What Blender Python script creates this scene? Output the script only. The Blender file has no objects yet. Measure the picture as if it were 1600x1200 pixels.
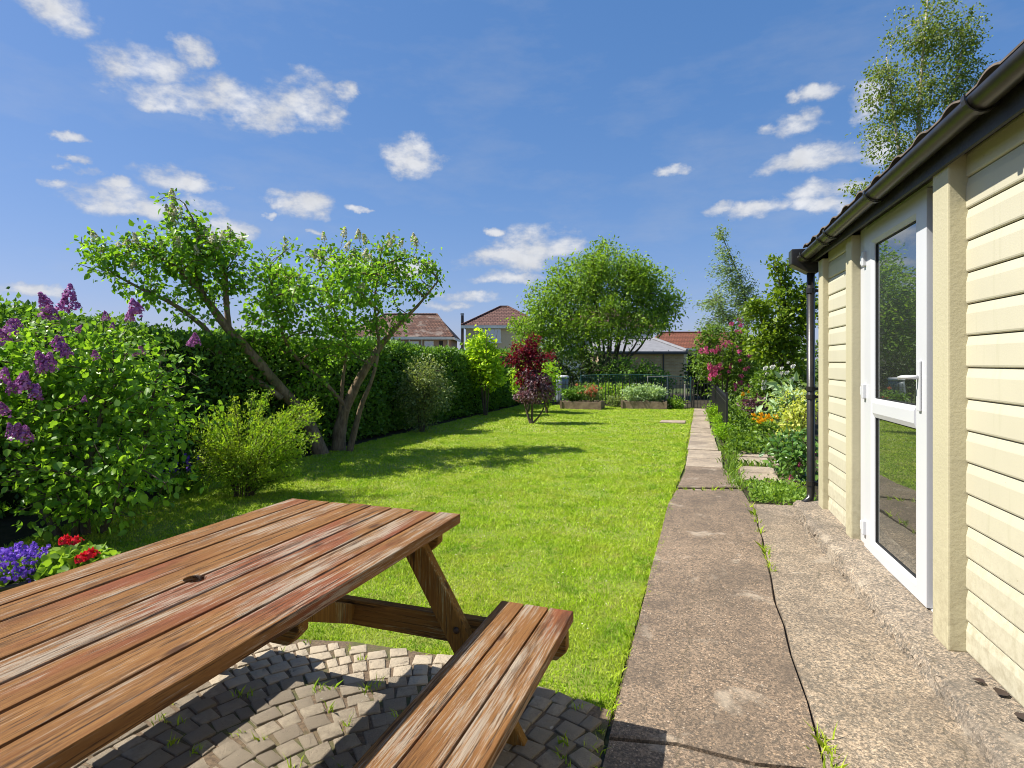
import bpy, bmesh, math, random
import numpy as np
from mathutils import Vector, Matrix, noise as mnoise

R = math.radians
rng = np.random.default_rng(7)
random.seed(7)
SC = bpy.context.scene
COL = SC.collection

# ------------------------------------------------------------------ camera
cam_d = bpy.data.cameras.new('camera')
cam_d.sensor_width = 36.0
cam_d.lens = 20.25
cam_d.shift_y = -0.02125
cam_d.clip_start = 0.05
cam_d.clip_end = 3000
cam = bpy.data.objects.new('camera', cam_d)
COL.objects.link(cam)
cam.location = (0, 0, 1.35)
cam.rotation_euler = (R(90), 0, R(18.72))
SC.camera = cam

# ------------------------------------------------------------------ sky + sun
SUN_EL = R(51.7)
TO_SUN = Vector((-0.753, -0.236, 0)).normalized() * math.cos(SUN_EL) + Vector((0, 0, math.sin(SUN_EL)))
SUN_AZ = math.atan2(TO_SUN.x, TO_SUN.y)

world = bpy.data.worlds.new('World')
SC.world = world
world.use_nodes = True


def build_sky():
    nt = world.node_tree
    nt.nodes.clear()
    N, L = nt.nodes.new, nt.links.new

    def mth(op, a, b=None, c=None, clamp=False):
        n = N('ShaderNodeMath'); n.operation = op; n.use_clamp = clamp
        for i, v in enumerate((a, b, c)):
            if v is None: continue
            if isinstance(v, (int, float)): n.inputs[i].default_value = v
            else: L(v, n.inputs[i])
        return n.outputs[0]

    def vm(op, a, b=None):
        n = N('ShaderNodeVectorMath'); n.operation = op
        for i, v in enumerate((a, b)):
            if v is None: continue
            if isinstance(v, (tuple, list)): n.inputs[i].default_value = v
            else: L(v, n.inputs[i])
        return n

    out = N('ShaderNodeOutputWorld')
    bg = N('ShaderNodeBackground')
    bg.inputs['Strength'].default_value = 0.13
    sky = N('ShaderNodeTexSky')
    sky.sky_type = 'NISHITA'
    sky.sun_disc = False
    sky.sun_elevation = SUN_EL
    sky.sun_rotation = SUN_AZ % (2 * math.pi)
    sky.altitude = 0
    sky.air_density = 1.0
    sky.dust_density = 0.6
    sky.ozone_density = 2.2
    tc = N('ShaderNodeTexCoord')
    D = vm('NORMALIZE', tc.outputs['Generated']).outputs[0]
    sx = N('ShaderNodeSeparateXYZ'); L(D, sx.inputs[0])
    az = mth('ARCTAN2', sx.outputs[0], sx.outputs[1])
    el = mth('ARCSINE', sx.outputs[2])
    # wobble so that cloud outlines are ragged
    nz1 = N('ShaderNodeTexNoise'); nz1.inputs['Scale'].default_value = 16; nz1.inputs['Detail'].default_value = 5
    nz1.inputs['Roughness'].default_value = 0.62
    L(D, nz1.inputs['Vector'])
    w1 = vm('SUBTRACT', nz1.outputs['Color'], (0.5, 0.5, 0.5)).outputs[0]
    w1 = vm('MULTIPLY', w1, (0.075, 0.04, 0)).outputs[0]
    cx = N('ShaderNodeCombineXYZ'); L(az, cx.inputs[0]); L(el, cx.inputs[1])
    P = vm('ADD', cx.outputs[0], w1).outputs[0]
    clouds = [(-0.991, 0.447, 0.043, 0.021), (-0.895, 0.409, 0.059, 0.024), (-0.915, 0.413, 0.031, 0.018), (-0.838, 0.442, 0.025, 0.016), (-0.846, 0.38, 0.088, 0.019), (-0.772, 0.387, 0.063, 0.026), (-0.726, 0.381, 0.057, 0.023), (-0.678, 0.409, 0.049, 0.027), (-0.648, 0.4, 0.045, 0.027), (-0.612, 0.418, 0.022, 0.016), (-0.497, 0.336, 0.043, 0.024), (-0.481, 0.346, 0.027, 0.022), (-0.676, 0.251, 0.045, 0.021), (-0.707, 0.25, 0.019, 0.01), (-0.981, 0.302, 0.02, 0.006), (-0.979, 0.276, 0.013, 0.005), (-0.972, 0.262, 0.021, 0.006), (-1.001, 0.235, 0.019, 0.006), (-0.863, 0.268, 0.051, 0.014), (-0.825, 0.265, 0.034, 0.01), (-0.93, 0.251, 0.03, 0.007), (-0.937, 0.231, 0.054, 0.018), (-0.899, 0.224, 0.063, 0.013), (-0.825, 0.234, 0.043, 0.014), (-0.781, 0.203, 0.036, 0.018), (-0.719, 0.232, 0.011, 0.005), (-0.666, 0.211, 0.014, 0.004), (-0.271, 0.198, 0.075, 0.027), (-0.327, 0.174, 0.078, 0.018), (-0.338, 0.145, 0.061, 0.009), (-0.404, 0.111, 0.05, 0.009), (-0.437, 0.097, 0.044, 0.007), (-0.054, 0.312, 0.031, 0.01), (0.128, 0.35, 0.041, 0.013), (0.148, 0.359, 0.019, 0.014), (0.091, 0.353, 0.02, 0.009), (0.137, 0.304, 0.069, 0.016), (0.189, 0.305, 0.042, 0.015), (0.073, 0.239, 0.055, 0.013), (0.015, 0.25, 0.028, 0.009), (0.176, 0.258, 0.044, 0.014), (0.172, 0.237, 0.039, 0.012), (0.231, 0.37, 0.027, 0.025), (0.159, 0.39, 0.035, 0.011), (0.123, 0.394, 0.014, 0.008), (0.246, 0.302, 0.035, 0.021), (-1.028, 0.094, 0.036, 0.009), (-0.358, 0.223, 0.017, 0.006), (-0.582, 0.248, 0.019, 0.005), (-0.503, 0.158, 0.043, 0.013), (-0.60, 0.165, 0.05, 0.008)]
    # the same scattered fair-weather cumulus goes on round the rest of the sky
    rr = random.Random(3)
    for i in range(16):
        a = rr.uniform(0.45, 2.0 * math.pi - 1.35)
        if a > math.pi: a -= 2 * math.pi
        e = rr.uniform(0.1, 0.9)
        s = rr.uniform(0.03, 0.09)
        clouds.append((a, e, s / math.cos(e), s * 0.3))
    acc = None
    for (a, e, w, h) in clouds:
        n = N('ShaderNodeVectorMath'); n.operation = 'MULTIPLY_ADD'
        kx, ky = 1 / (w * 1.12), 1 / (h * 1.2)
        L(P, n.inputs[0]); n.inputs[1].default_value = (kx, ky, 0); n.inputs[2].default_value = (-a * kx, -e * ky, 0)
        q = vm('LENGTH', n.outputs[0]).outputs['Value']
        acc = q if acc is None else mth('MINIMUM', acc, q)
    m = mth('SUBTRACT', 1.0, mth('MULTIPLY', acc, acc))
    m = mth('MAXIMUM', m, -2.0)
    nz2 = N('ShaderNodeTexNoise'); nz2.inputs['Scale'].default_value = 19; nz2.inputs['Detail'].default_value = 8
    nz2.inputs['Roughness'].default_value = 0.58
    L(vm('MULTIPLY', D, (1, 1, 1.9)).outputs[0], nz2.inputs['Vector'])
    nn = mth('MULTIPLY', mth('SUBTRACT', nz2.outputs['Fac'], 0.52), 4.2)
    dens = mth('ADD', m, nn)
    mr = N('ShaderNodeMapRange'); mr.interpolation_type = 'SMOOTHSTEP'
    mr.inputs['From Min'].default_value = -0.45; mr.inputs['From Max'].default_value = 1.35
    L(dens, mr.inputs['Value'])
    mask = mth('MULTIPLY', mr.outputs[0], 0.93)
    # thin high veil
    nz3 = N('ShaderNodeTexNoise'); nz3.inputs['Scale'].default_value = 5.0; nz3.inputs['Detail'].default_value = 6
    nz3.inputs['Roughness'].default_value = 0.6
    L(vm('MULTIPLY', D, (1, 1, 3.0)).outputs[0], nz3.inputs['Vector'])
    veil = mth('MULTIPLY', mth('SUBTRACT', nz3.outputs['Fac'], 0.48, clamp=True), 0.6, clamp=True)
    mask = mth('MAXIMUM', mask, veil)
    # bright tops, faintly grey bodies
    shade = N('ShaderNodeMapRange'); shade.inputs['From Min'].default_value = 0.3; shade.inputs['From Max'].default_value = 0.7
    shade.inputs['To Min'].default_value = 2.5; shade.inputs['To Max'].default_value = 4.0
    L(mth('ADD', mth('MULTIPLY', nz1.outputs['Fac'], 0.55), mth('MULTIPLY', mask, 0.3)), shade.inputs['Value'])
    cc = N('ShaderNodeCombineXYZ')
    L(mth('MULTIPLY', shade.outputs[0], 0.97), cc.inputs[0])
    L(mth('MULTIPLY', shade.outputs[0], 0.985), cc.inputs[1])
    L(mth('MULTIPLY', shade.outputs[0], 1.02), cc.inputs[2])
    hs = N('ShaderNodeHueSaturation')
    hs.inputs['Saturation'].default_value = 1.25
    hs.inputs['Value'].default_value = 1.0
    L(sky.outputs[0], hs.inputs['Color'])
    sc_ = N('ShaderNodeSeparateColor'); L(hs.outputs[0], sc_.inputs[0])
    tc_ = N('ShaderNodeCombineXYZ')
    for ch, (p_, k_) in enumerate(((0.66, 0.642), (0.54, 0.845), (0.5, 1.305))):
        L(mth('MULTIPLY', mth('POWER', sc_.outputs[ch], p_), k_), tc_.inputs[ch])
    tint = tc_.outputs[0]
    mx = N('ShaderNodeMix'); mx.data_type = 'RGBA'
    L(mask, mx.inputs['Factor'])
    L(tint, mx.inputs['A']); L(cc.outputs[0], mx.inputs['B'])
    L(mx.outputs['Result'], bg.inputs['Color'])
    L(bg.outputs[0], out.inputs['Surface'])


build_sky()
world.cycles.sampling_method = 'MANUAL'
world.cycles.sample_map_resolution = 512

sun_d = bpy.data.lights.new('sun', 'SUN')
sun_d.energy = 4.8
sun_d.angle = R(0.53)
sun_d.color = (1.0, 0.95, 0.86)
sun = bpy.data.objects.new('sun', sun_d)
COL.objects.link(sun)
sun.location = (-20, -6, 30)
sun.rotation_euler = TO_SUN.to_track_quat('Z', 'Y').to_euler()

SC.view_settings.view_transform = 'Standard'
SC.view_settings.look = 'None'
SC.view_settings.gamma = 1.0
SC.view_settings.exposure = 0.85
SC.view_settings.use_curve_mapping = False
SC.render.engine = 'CYCLES'
SC.cycles.use_denoising = True
try:
    SC.cycles.denoiser = 'OPENIMAGEDENOISE'
except Exception:
    pass
SC.cycles.max_bounces = 5
SC.cycles.diffuse_bounces = 3
SC.cycles.glossy_bounces = 2
SC.cycles.transparent_max_bounces = 8
SC.cycles.transmission_bounces = 6
SC.cycles.use_adaptive_sampling = False
SC.cycles.filter_width = 1.0
SC.cycles.sample_clamp_indirect = 6.0


# ================================================================== materials
def newmat(name):
    m = bpy.data.materials.new(name)
    m.use_nodes = True
    nt = m.node_tree
    nt.nodes.clear()
    return m, nt


class NT:
    """small helper to write node graphs"""
    def __init__(s, name):
        s.m, s.nt = newmat(name)
        s.out = s.nt.nodes.new('ShaderNodeOutputMaterial')
        s.bsdf = s.nt.nodes.new('ShaderNodeBsdfPrincipled')
        s.nt.links.new(s.bsdf.outputs[0], s.out.inputs[0])

    def n(s, t): return s.nt.nodes.new(t)
    def l(s, a, b): s.nt.links.new(a, b)

    def setv(s, sock, v):
        if isinstance(v, (int, float)): sock.default_value = v
        elif isinstance(v, (tuple, list)):
            v = tuple(v)
            if len(v) == 3 and len(sock.default_value) == 4: v = v + (1,)
            sock.default_value = v
        else: s.l(v, sock)

    def coord(s, kind='Object', scale=(1, 1, 1), rand=0.0):
        if kind == 'World':
            o = s.n('ShaderNodeNewGeometry').outputs['Position']
        else:
            o = s.n('ShaderNodeTexCoord').outputs[kind]
        mp = s.n('ShaderNodeMapping'); mp.inputs['Scale'].default_value = scale
        s.l(o, mp.inputs['Vector'])
        if rand:
            oi = s.n('ShaderNodeObjectInfo')
            vm = s.n('ShaderNodeVectorMath'); vm.operation = 'SCALE'
            vm.inputs[0].default_value = (rand, rand * 0.73, rand * 1.31)
            s.l(oi.outputs['Random'], vm.inputs['Scale'])
            s.l(vm.outputs[0], mp.inputs['Location'])
        return mp.outputs[0]

    def noise(s, vec, scale, detail=4, rough=0.55, dist=0.0):
        t = s.n('ShaderNodeTexNoise')
        t.inputs['Scale'].default_value = scale
        t.inputs['Detail'].default_value = detail
        t.inputs['Roughness'].default_value = rough
        t.inputs['Distortion'].default_value = dist
        s.l(vec, t.inputs['Vector'])
        return t.outputs['Fac']

    def voro(s, vec, scale, feature='F1', out='Distance'):
        t = s.n('ShaderNodeTexVoronoi'); t.feature = feature
        t.inputs['Scale'].default_value = scale
        s.l(vec, t.inputs['Vector'])
        return t.outputs[out]

    def rng(s, v, a, b, c=0.0, d=1.0):
        t = s.n('ShaderNodeMapRange')
        t.inputs['From Min'].default_value = a; t.inputs['From Max'].default_value = b
        t.inputs['To Min'].default_value = c; t.inputs['To Max'].default_value = d
        s.l(v, t.inputs['Value'])
        return t.outputs[0]

    def math(s, op, a, b=None):
        t = s.n('ShaderNodeMath'); t.operation = op
        s.setv(t.inputs[0], a)
        if b is not None: s.setv(t.inputs[1], b)
        return t.outputs[0]

    def mix(s, f, a, b, mode='MIX'):
        t = s.n('ShaderNodeMix'); t.data_type = 'RGBA'; t.blend_type = mode
        s.setv(t.inputs['Factor'], f)
        s.setv(t.inputs['A'], a); s.setv(t.inputs['B'], b)
        return t.outputs['Result']

    def bump(s, h, strength=0.5, dist=0.01):
        b = s.n('ShaderNodeBump')
        b.inputs['Strength'].default_value = strength
        b.inputs['Distance'].default_value = dist
        s.l(h, b.inputs['Height'])
        s.l(b.outputs[0], s.bsdf.inputs['Normal'])

    def col(s, c): s.setv(s.bsdf.inputs['Base Color'], c)
    def rough(s, r): s.setv(s.bsdf.inputs['Roughness'], r)
    def spec(s, v): s.setv(s.bsdf.inputs['Specular IOR Level'], v)


def simple(name, c1, c2=None, scale=6, rough=0.6, bump=0.0, spec=0.4, kind='Object', metal=0.0, rand=0.0):
    k = NT(name)
    c2 = c2 or tuple(x * 0.8 for x in c1)
    v = k.coord(kind, rand=rand)
    f = k.noise(v, scale, 6, 0.6)
    k.col(k.mix(k.rng(f, 0.35, 0.65), c1, c2))
    k.rough(rough); k.spec(spec)
    k.bsdf.inputs['Metallic'].default_value = metal
    if bump: k.bump(k.noise(v, scale * 6, 6, 0.65), bump, 0.01)
    return k.m


def leafmat(name, dark, light, trans=0.42, rough=0.45, spec=0.35, patch=None, ps=0.6, tcol=None):
    """one-sided leaf reflection plus light shining through the blade"""
    k = NT(name)
    g = k.n('ShaderNodeNewGeometry')
    ob = k.n('ShaderNodeObjectInfo').outputs['Random']
    c = k.mix(k.math('FRACT', k.math('ADD', g.outputs['Random Per Island'], ob)), dark, light)
    if patch:
        f = k.noise(k.coord('World'), ps, 3, 0.5)
        c = k.mix(k.rng(f, 0.45, 0.62), c, patch)
    k.col(c); k.rough(rough); k.spec(spec)
    tr = k.n('ShaderNodeBsdfTranslucent')
    if tcol is None:
        tc = k.mix(1.0, c, (1.25, 1.25, 0.45), 'MULTIPLY')
    else:
        tc = k.mix(1.0, c, tcol, 'MULTIPLY')
    k.l(tc, tr.inputs[0])
    ms = k.n('ShaderNodeMixShader'); ms.inputs[0].default_value = trans
    k.l(k.bsdf.outputs[0], ms.inputs[1]); k.l(tr.outputs[0], ms.inputs[2])
    k.l(ms.outputs[0], k.out.inputs[0])
    return k.m


def wood_mat(name, grain_axis=1, red=0.5, tint=None):
    k = NT(name)

    def st(across, along, rand):
        sc = [across] * 3; sc[grain_axis] = along
        return k.coord('Object', tuple(sc), rand=rand)
    gr = k.noise(st(42, 1.1, 37.0), 1.0, 7, 0.72, 0.5)       # growth rings drawn out along the board
    fine = k.noise(st(150, 5.0, 11.0), 1.0, 5, 0.8)           # fibres
    flake = k.noise(st(150, 5.0, 53.0), 1.0, 7, 0.8, 0.2)     # paint flakes
    zone = k.noise(st(9, 1.6, 29.0), 1.0, 4, 0.6)
    big = k.noise(st(5, 1.3, 19.0), 1.0, 3, 0.55)
    oi = k.n('ShaderNodeObjectInfo').outputs['Random']
    gold = k.mix(k.rng(gr, 0.34, 0.66), (0.33, 0.165, 0.055), (0.165, 0.07, 0.024))
    reds = k.mix(k.rng(gr, 0.3, 0.7), (0.28, 0.098, 0.040), (0.175, 0.055, 0.026))
    rz = k.rng(k.math('ADD', big, k.math('MULTIPLY', oi, 0.16)), 0.50 + 0.2 * (1 - red), 0.62 + 0.2 * (1 - red))
    c = k.mix(rz, gold, reds)
    # weathered bare fibre, silver-tan, in drawn-out patches
    f = k.math('ADD', k.math('MULTIPLY', flake, 0.9), k.math('MULTIPLY', zone, 0.55))
    f = k.math('ADD', f, k.math('MULTIPLY', oi, 0.05))
    c = k.mix(k.rng(f, 0.71 + 0.10 * (1 - red), 0.79 + 0.10 * (1 - red), 0, 0.85), c, k.mix(fine, (0.24, 0.19, 0.13), (0.50, 0.43, 0.335)))
    # dark checks along the grain
    dk = k.math('ADD', k.math('MULTIPLY', gr, 0.6), k.math('MULTIPLY', fine, 0.6))
    c = k.mix(k.rng(dk, 0.50, 0.575, 0.92, 0.0), c, (0.05, 0.025, 0.014))
    kn = k.voro(st(9.0, 2.4, 5.0), 1.0)
    c = k.mix(k.rng(kn, 0.05, 0.11, 0.85, 0.0), c, (0.06, 0.026, 0.014))
    dz = k.noise(st(14, 2.2, 71.0), 1.0, 5, 0.7)
    c = k.mix(k.rng(dz, 0.57, 0.68, 0, 0.55), c, (0.06, 0.03, 0.016))
    if tint: c = k.mix(1.0, c, tint, 'MULTIPLY')
    k.col(c); k.rough(k.rng(fine, 0.3, 0.7, 0.68, 0.92)); k.spec(0.18)
    k.bump(k.math('ADD', k.math('MULTIPLY', gr, 0.7), k.math('ADD', fine, k.math('MULTIPLY', flake, 0.5))), 1.0, 0.006)
    return k.m


def concrete_mat(name, c1, c2, speck=1.0, seed=0.0, pale=(0.40, 0.34, 0.26), grain=1.0):
    k = NT(name)
    v = k.coord('World')
    big = k.noise(v, 1.3 + seed, 5, 0.65, 0.4)
    mid = k.noise(v, 7.0, 6, 0.7)
    fine = k.noise(v, 95.0, 3, 0.75)
    fine2 = k.noise(v, 190.0, 2, 0.7)
    vo = k.voro(v, 88.0, out='Color')
    sp = k.n('ShaderNodeSeparateColor'); k.l(vo, sp.inputs[0])
    vd = k.voro(v, 88.0)
    c = k.mix(k.rng(k.math('ADD', k.math('MULTIPLY', big, 0.6), k.math('MULTIPLY', mid, 0.5)), 0.46, 0.60), c1, c2)
    # sand and gravel grains: each a little lighter, darker, redder or greener
    gv = k.mix(sp.outputs[1], (1.75, 1.58, 1.38), (0.50, 0.52, 0.52))
    c = k.mix(0.9 * grain, c, k.mix(1.0, c, gv, 'MULTIPLY'))
    c = k.mix(k.rng(fine, 0.36, 0.60, 0.85 * grain, 0.0), c, tuple(x * 0.28 for x in c1))
    c = k.mix(k.rng(fine2, 0.55, 0.75, 0, 0.5 * grain), c, tuple(min(.7, x * 1.9) for x in c1))
    stone = k.math('MULTIPLY', k.rng(sp.outputs[0], 0.80, 0.86), k.rng(vd, 0.42, 0.30))
    tint = k.mix(sp.outputs[2], (0.55, 0.46, 0.36), (0.36, 0.24, 0.14))
    c = k.mix(k.math('MULTIPLY', stone, 0.8 * speck), c, tint)
    # lichen and worn pale patches, dark damp staining
    pf = k.noise(v, 3.3, 4, 0.6, 0.6)
    c = k.mix(k.rng(pf, 0.60, 0.68, 0, 0.55), c, pale)
    ds = k.noise(v, 2.1, 5, 0.7, 0.8)
    c = k.mix(k.rng(ds, 0.50, 0.64, 0, 0.6), c, tuple(x * 0.55 for x in c2))
    wv = k.n('ShaderNodeVectorMath'); wv.operation = 'ADD'
    wn = k.n('ShaderNodeTexNoise'); wn.inputs['Scale'].default_value = 5.0; wn.inputs['Detail'].default_value = 4
    k.l(v, wn.inputs['Vector'])
    ws = k.n('ShaderNodeVectorMath'); ws.operation = 'SCALE'; ws.inputs['Scale'].default_value = 0.22
    k.l(wn.outputs['Color'], ws.inputs[0]); k.l(v, wv.inputs[0]); k.l(ws.outputs[0], wv.inputs[1])
    ck = k.voro(wv.outputs[0], 0.85, 'DISTANCE_TO_EDGE')
    c = k.mix(k.rng(ck, 0.001, 0.004, 0.38, 0.0), c, (0.05, 0.045, 0.025))
    k.col(c); k.rough(0.9); k.spec(0.2)
    h = k.math('ADD', k.math('MULTIPLY', fine, 1.0), k.math('MULTIPLY', mid, 0.4))
    h = k.math('ADD', h, k.math('MULTIPLY', stone, 0.3))
    k.bump(h, 0.8, 0.004)
    return k.m


MT = {}
MT['table_wood'] = wood_mat('weathered_red_stain')
MT['cross_wood'] = wood_mat('weathered_red_stain_crosswise', 0, 0.1, (1.0, 1.05, 0.75))
MT['leg_wood'] = wood_mat('weathered_leg_stain', 2, 0.1, (1.05, 1.12, 0.72))
MT['concrete'] = concrete_mat('exposed_aggregate_concrete', (0.245, 0.193, 0.146), (0.18, 0.142, 0.108))
MT['concrete_pale'] = concrete_mat('smooth_pale_concrete', (0.31, 0.26, 0.20), (0.23, 0.192, 0.148), 0.5, 0.4)
MT['slab_pale'] = concrete_mat('paving_slab', (0.40, 0.335, 0.255), (0.31, 0.255, 0.195), 0.2, 0.8, grain=0.5)
MT['plinth'] = concrete_mat('rough_plinth_concrete', (0.30, 0.26, 0.21), (0.22, 0.19, 0.155), 0.8, 0.2)


def cobble_mat():
    k = NT('worn_cobble_stone')
    v = k.coord('Object', (1, 1, 1), rand=23.0)
    oi = k.n('ShaderNodeObjectInfo').outputs['Random']
    base = k.mix(oi, (0.25, 0.205, 0.15), (0.42, 0.35, 0.255))
    n1 = k.noise(v, 2.2, 5, 0.65); n2 = k.noise(v, 14.0, 5, 0.7)
    c = k.mix(k.rng(n1, 0.4, 0.65, 0, .8), base, (0.26, 0.215, 0.16))
    c = k.mix(k.rng(n2, 0.62, 0.72, 0, 0.7), c, (0.45, 0.39, 0.30))
    c = k.mix(k.rng(n2, 0.40, 0.30, 0, 0.7), c, (0.08, 0.065, 0.05))
    lich = k.noise(v, 1.1, 3, 0.5, 0.8)
    c = k.mix(k.rng(lich, 0.68, 0.72, 0, 0.8), c, (0.55, 0.5, 0.42))
    k.col(c); k.rough(0.85); k.spec(0.25)
    k.bump(k.math('ADD', n2, k.math('MULTIPLY', n1, 0.8)), 0.7, 0.03)
    return k.m


MT['cobble'] = cobble_mat()


def sand_mat():
    k = NT('joint_sand_and_moss')
    v = k.coord('World')
    n1 = k.noise(v, 60, 5, 0.7); n2 = k.noise(v, 4, 4, 0.6)
    c = k.mix(k.rng(n1, 0.35, 0.65), (0.20, 0.14, 0.085), (0.08, 0.055, 0.035))
    c = k.mix(k.rng(n2, 0.5, 0.62, 0, 0.75), c, (0.07, 0.085, 0.02))
    k.col(c); k.rough(0.95); k.bump(n1, 1.0, 0.01)
    return k.m


MT['sand'] = sand_mat()


def turf_mat():
    k = NT('turf_surface')
    v = k.coord('World')
    n1 = k.noise(v, 70, 5, 0.7); n2 = k.noise(v, 1.2, 4, 0.6); n3 = k.noise(v, 9, 4, 0.6)
    c = k.mix(k.rng(n1, 0.3, 0.7), (0.14, 0.21, 0.015), (0.30, 0.36, 0.04))
    c = k.mix(k.rng(n2, 0.45, 0.65, 0, 0.6), c, (0.30, 0.31, 0.06))
    c = k.mix(k.rng(n3, 0.6, 0.7, 0, 0.5), c, (0.20, 0.15, 0.06))
    k.col(c); k.rough(0.9); k.bump(n1, 1.0, 0.02)
    return k.m


MT['turf'] = turf_mat()
MT['soil'] = simple('dark_soil', (0.055, 0.042, 0.026), (0.028, 0.026, 0.014), 9, 0.95, 0.8, 0.2, 'World')
MT['ground'] = simple('far_ground', (0.05, 0.08, 0.02), (0.09, 0.10, 0.035), 0.4, 0.95, 0.3, 0.2, 'World')


def grass_mat():
    k = NT('grass_blades')
    g = k.n('ShaderNodeNewGeometry')
    v = k.coord('World')
    n2 = k.noise(v, 2.0, 5, 0.65); n3 = k.noise(v, 11, 4, 0.65)
    c = k.mix(g.outputs['Random Per Island'], (0.27, 0.45, 0.014), (0.52, 0.70, 0.04))
    c = k.mix(k.rng(n2, 0.42, 0.64, 0, 0.55), c, (0.54, 0.58, 0.07))
    n4 = k.noise(v, 3.4, 5, 0.7, 0.5)
    c = k.mix(k.rng(n4, 0.50, 0.64, 0, 0.75), c, (0.18, 0.37, 0.016))
    c = k.mix(k.rng(n3, 0.54, 0.70, 0, 0.7), c, (0.62, 0.55, 0.17))
    k.col(c); k.rough(0.55); k.spec(0.3)
    tr = k.n('ShaderNodeBsdfTranslucent'); k.l(c, tr.inputs[0])
    ms = k.n('ShaderNodeMixShader'); ms.inputs[0].default_value = 0.35
    k.l(k.bsdf.outputs[0], ms.inputs[1]); k.l(tr.outputs[0], ms.inputs[2])
    k.l(ms.outputs[0], k.out.inputs[0])
    return k.m


MT['grass'] = grass_mat()
MT['bark'] = None


def bark_mat(name, c1, c2):
    k = NT(name)
    v = k.coord('World', (14, 14, 4))
    n = k.noise(v, 1.6, 6, 0.7, 0.5); n2 = k.noise(k.coord('World'), 2.2, 3, 0.5)
    c = k.mix(k.rng(n, 0.35, 0.65), c1, c2)
    c = k.mix(k.rng(n2, 0.52, 0.66, 0, 0.45), c, (0.11, 0.12, 0.04))
    k.col(c); k.rough(0.9); k.spec(0.2); k.bump(n, 1.0, 0.02)
    return k.m


MT['bark'] = bark_mat('lilac_bark', (0.30, 0.22, 0.14), (0.13, 0.088, 0.055))
MT['bark_grey'] = bark_mat('grey_brown_bark', (0.16, 0.125, 0.09), (0.07, 0.052, 0.038))
MT['bark_birch'] = bark_mat('pale_birch_bark', (0.62, 0.56, 0.48), (0.28, 0.22, 0.18))
MT['leaf_lilac'] = leafmat('lilac_leaf', (0.11, 0.25, 0.032), (0.30, 0.50, 0.055), 0.5, 0.38)
MT['leaf_lilac_tree'] = leafmat('white_lilac_leaf', (0.101, 0.234, 0.028), (0.294, 0.507, 0.049), 0.53, 0.4)
MT['leaf_hedge'] = leafmat('hedge_leaf', (0.075, 0.165, 0.028), (0.20, 0.36, 0.05), 0.43, 0.45)
MT['leaf_spirea'] = leafmat('golden_shrub_leaf', (0.14, 0.29, 0.025), (0.38, 0.54, 0.05), 0.5, 0.5, patch=(0.36, 0.47, 0.05), ps=3.2)
MT['leaf_olive'] = leafmat('small_grey_green_leaf', (0.112, 0.172, 0.060), (0.344, 0.406, 0.153), 0.38, 0.4)
MT['leaf_yellow'] = leafmat('yellow_green_leaf', (0.271, 0.447, 0.032), (0.574, 0.749, 0.056), 0.55, 0.45)
MT['leaf_red'] = leafmat('red_maple_leaf', (0.075, 0.010, 0.018), (0.24, 0.026, 0.05), 0.55, 0.4, tcol=(1.6, 0.6, 0.6))
MT['leaf_purple'] = leafmat('purple_maple_leaf', (0.07, 0.035, 0.045), (0.29, 0.19, 0.21), 0.28, 0.35, 0.5, tcol=(1.2, 0.5, 0.6))
MT['leaf_big'] = leafmat('willow_green_leaf', (0.122, 0.234, 0.032), (0.325, 0.487, 0.057), 0.5, 0.45)
MT['leaf_birch'] = leafmat('birch_leaf', (0.10, 0.155, 0.03), (0.27, 0.34, 0.065), 0.48000000000000004, 0.4, 0.45)
MT['leaf_blue'] = leafmat('blue_green_leaf', (0.143, 0.234, 0.091), (0.344, 0.447, 0.183), 0.43, 0.4, 0.45)
MT['leaf_bright'] = leafmat('bright_green_leaf', (0.183, 0.335, 0.024), (0.447, 0.650, 0.060), 0.55, 0.42)
MT['leaf_mid'] = leafmat('mid_green_leaf', (0.122, 0.234, 0.036), (0.325, 0.487, 0.064), 0.48000000000000004, 0.45)
MT['leaf_dark'] = leafmat('dark_evergreen_leaf', (0.029, 0.059, 0.015), (0.079, 0.132, 0.029), 0.33, 0.45)
MT['leaf_sage'] = leafmat('sage_leaf', (0.265, 0.385, 0.203), (0.528, 0.669, 0.365), 0.38, 0.6)
MT['leaf_box'] = leafmat('fresh_lime_leaf', (0.208, 0.383, 0.024), (0.383, 0.606, 0.032), 0.48000000000000004, 0.45)
MT['leaf_varieg'] = leafmat('cream_edged_leaf', (0.351, 0.447, 0.064), (0.717, 0.717, 0.191), 0.48000000000000004, 0.5)
MT['leaf_glossy'] = leafmat('glossy_rose_leaf', (0.060, 0.153, 0.036), (0.183, 0.325, 0.060), 0.33, 0.25, 0.6)
MT['leaf_bed'] = leafmat('bed_plant_leaf', (0.07, 0.145, 0.02), (0.21, 0.33, 0.04), 0.45, 0.45)
MT['leaf_cherry'] = leafmat('olive_bright_leaf', (0.10, 0.185, 0.014), (0.27, 0.37, 0.03), 0.5, 0.42)
MT['fl_purple'] = leafmat('purple_lilac_floret', (0.25, 0.05, 0.23), (0.58, 0.24, 0.52), 0.3, 0.6, 0.2, tcol=(1, 0.8, 1))
MT['fl_cream'] = leafmat('cream_lilac_floret', (0.48, 0.45, 0.25), (0.75, 0.72, 0.52), 0.3, 0.6, 0.2, tcol=(1, 1, 0.8))
MT['fl_violet'] = leafmat('violet_bellflower', (0.13, 0.05, 0.45), (0.34, 0.17, 0.80), 0.3, 0.6, 0.2, tcol=(1, 1, 1))
MT['fl_red'] = leafmat('red_geranium', (0.55, 0.006, 0.02), (0.85, 0.03, 0.05), 0.3, 0.5, 0.2, tcol=(1, 1, 1))
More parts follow.
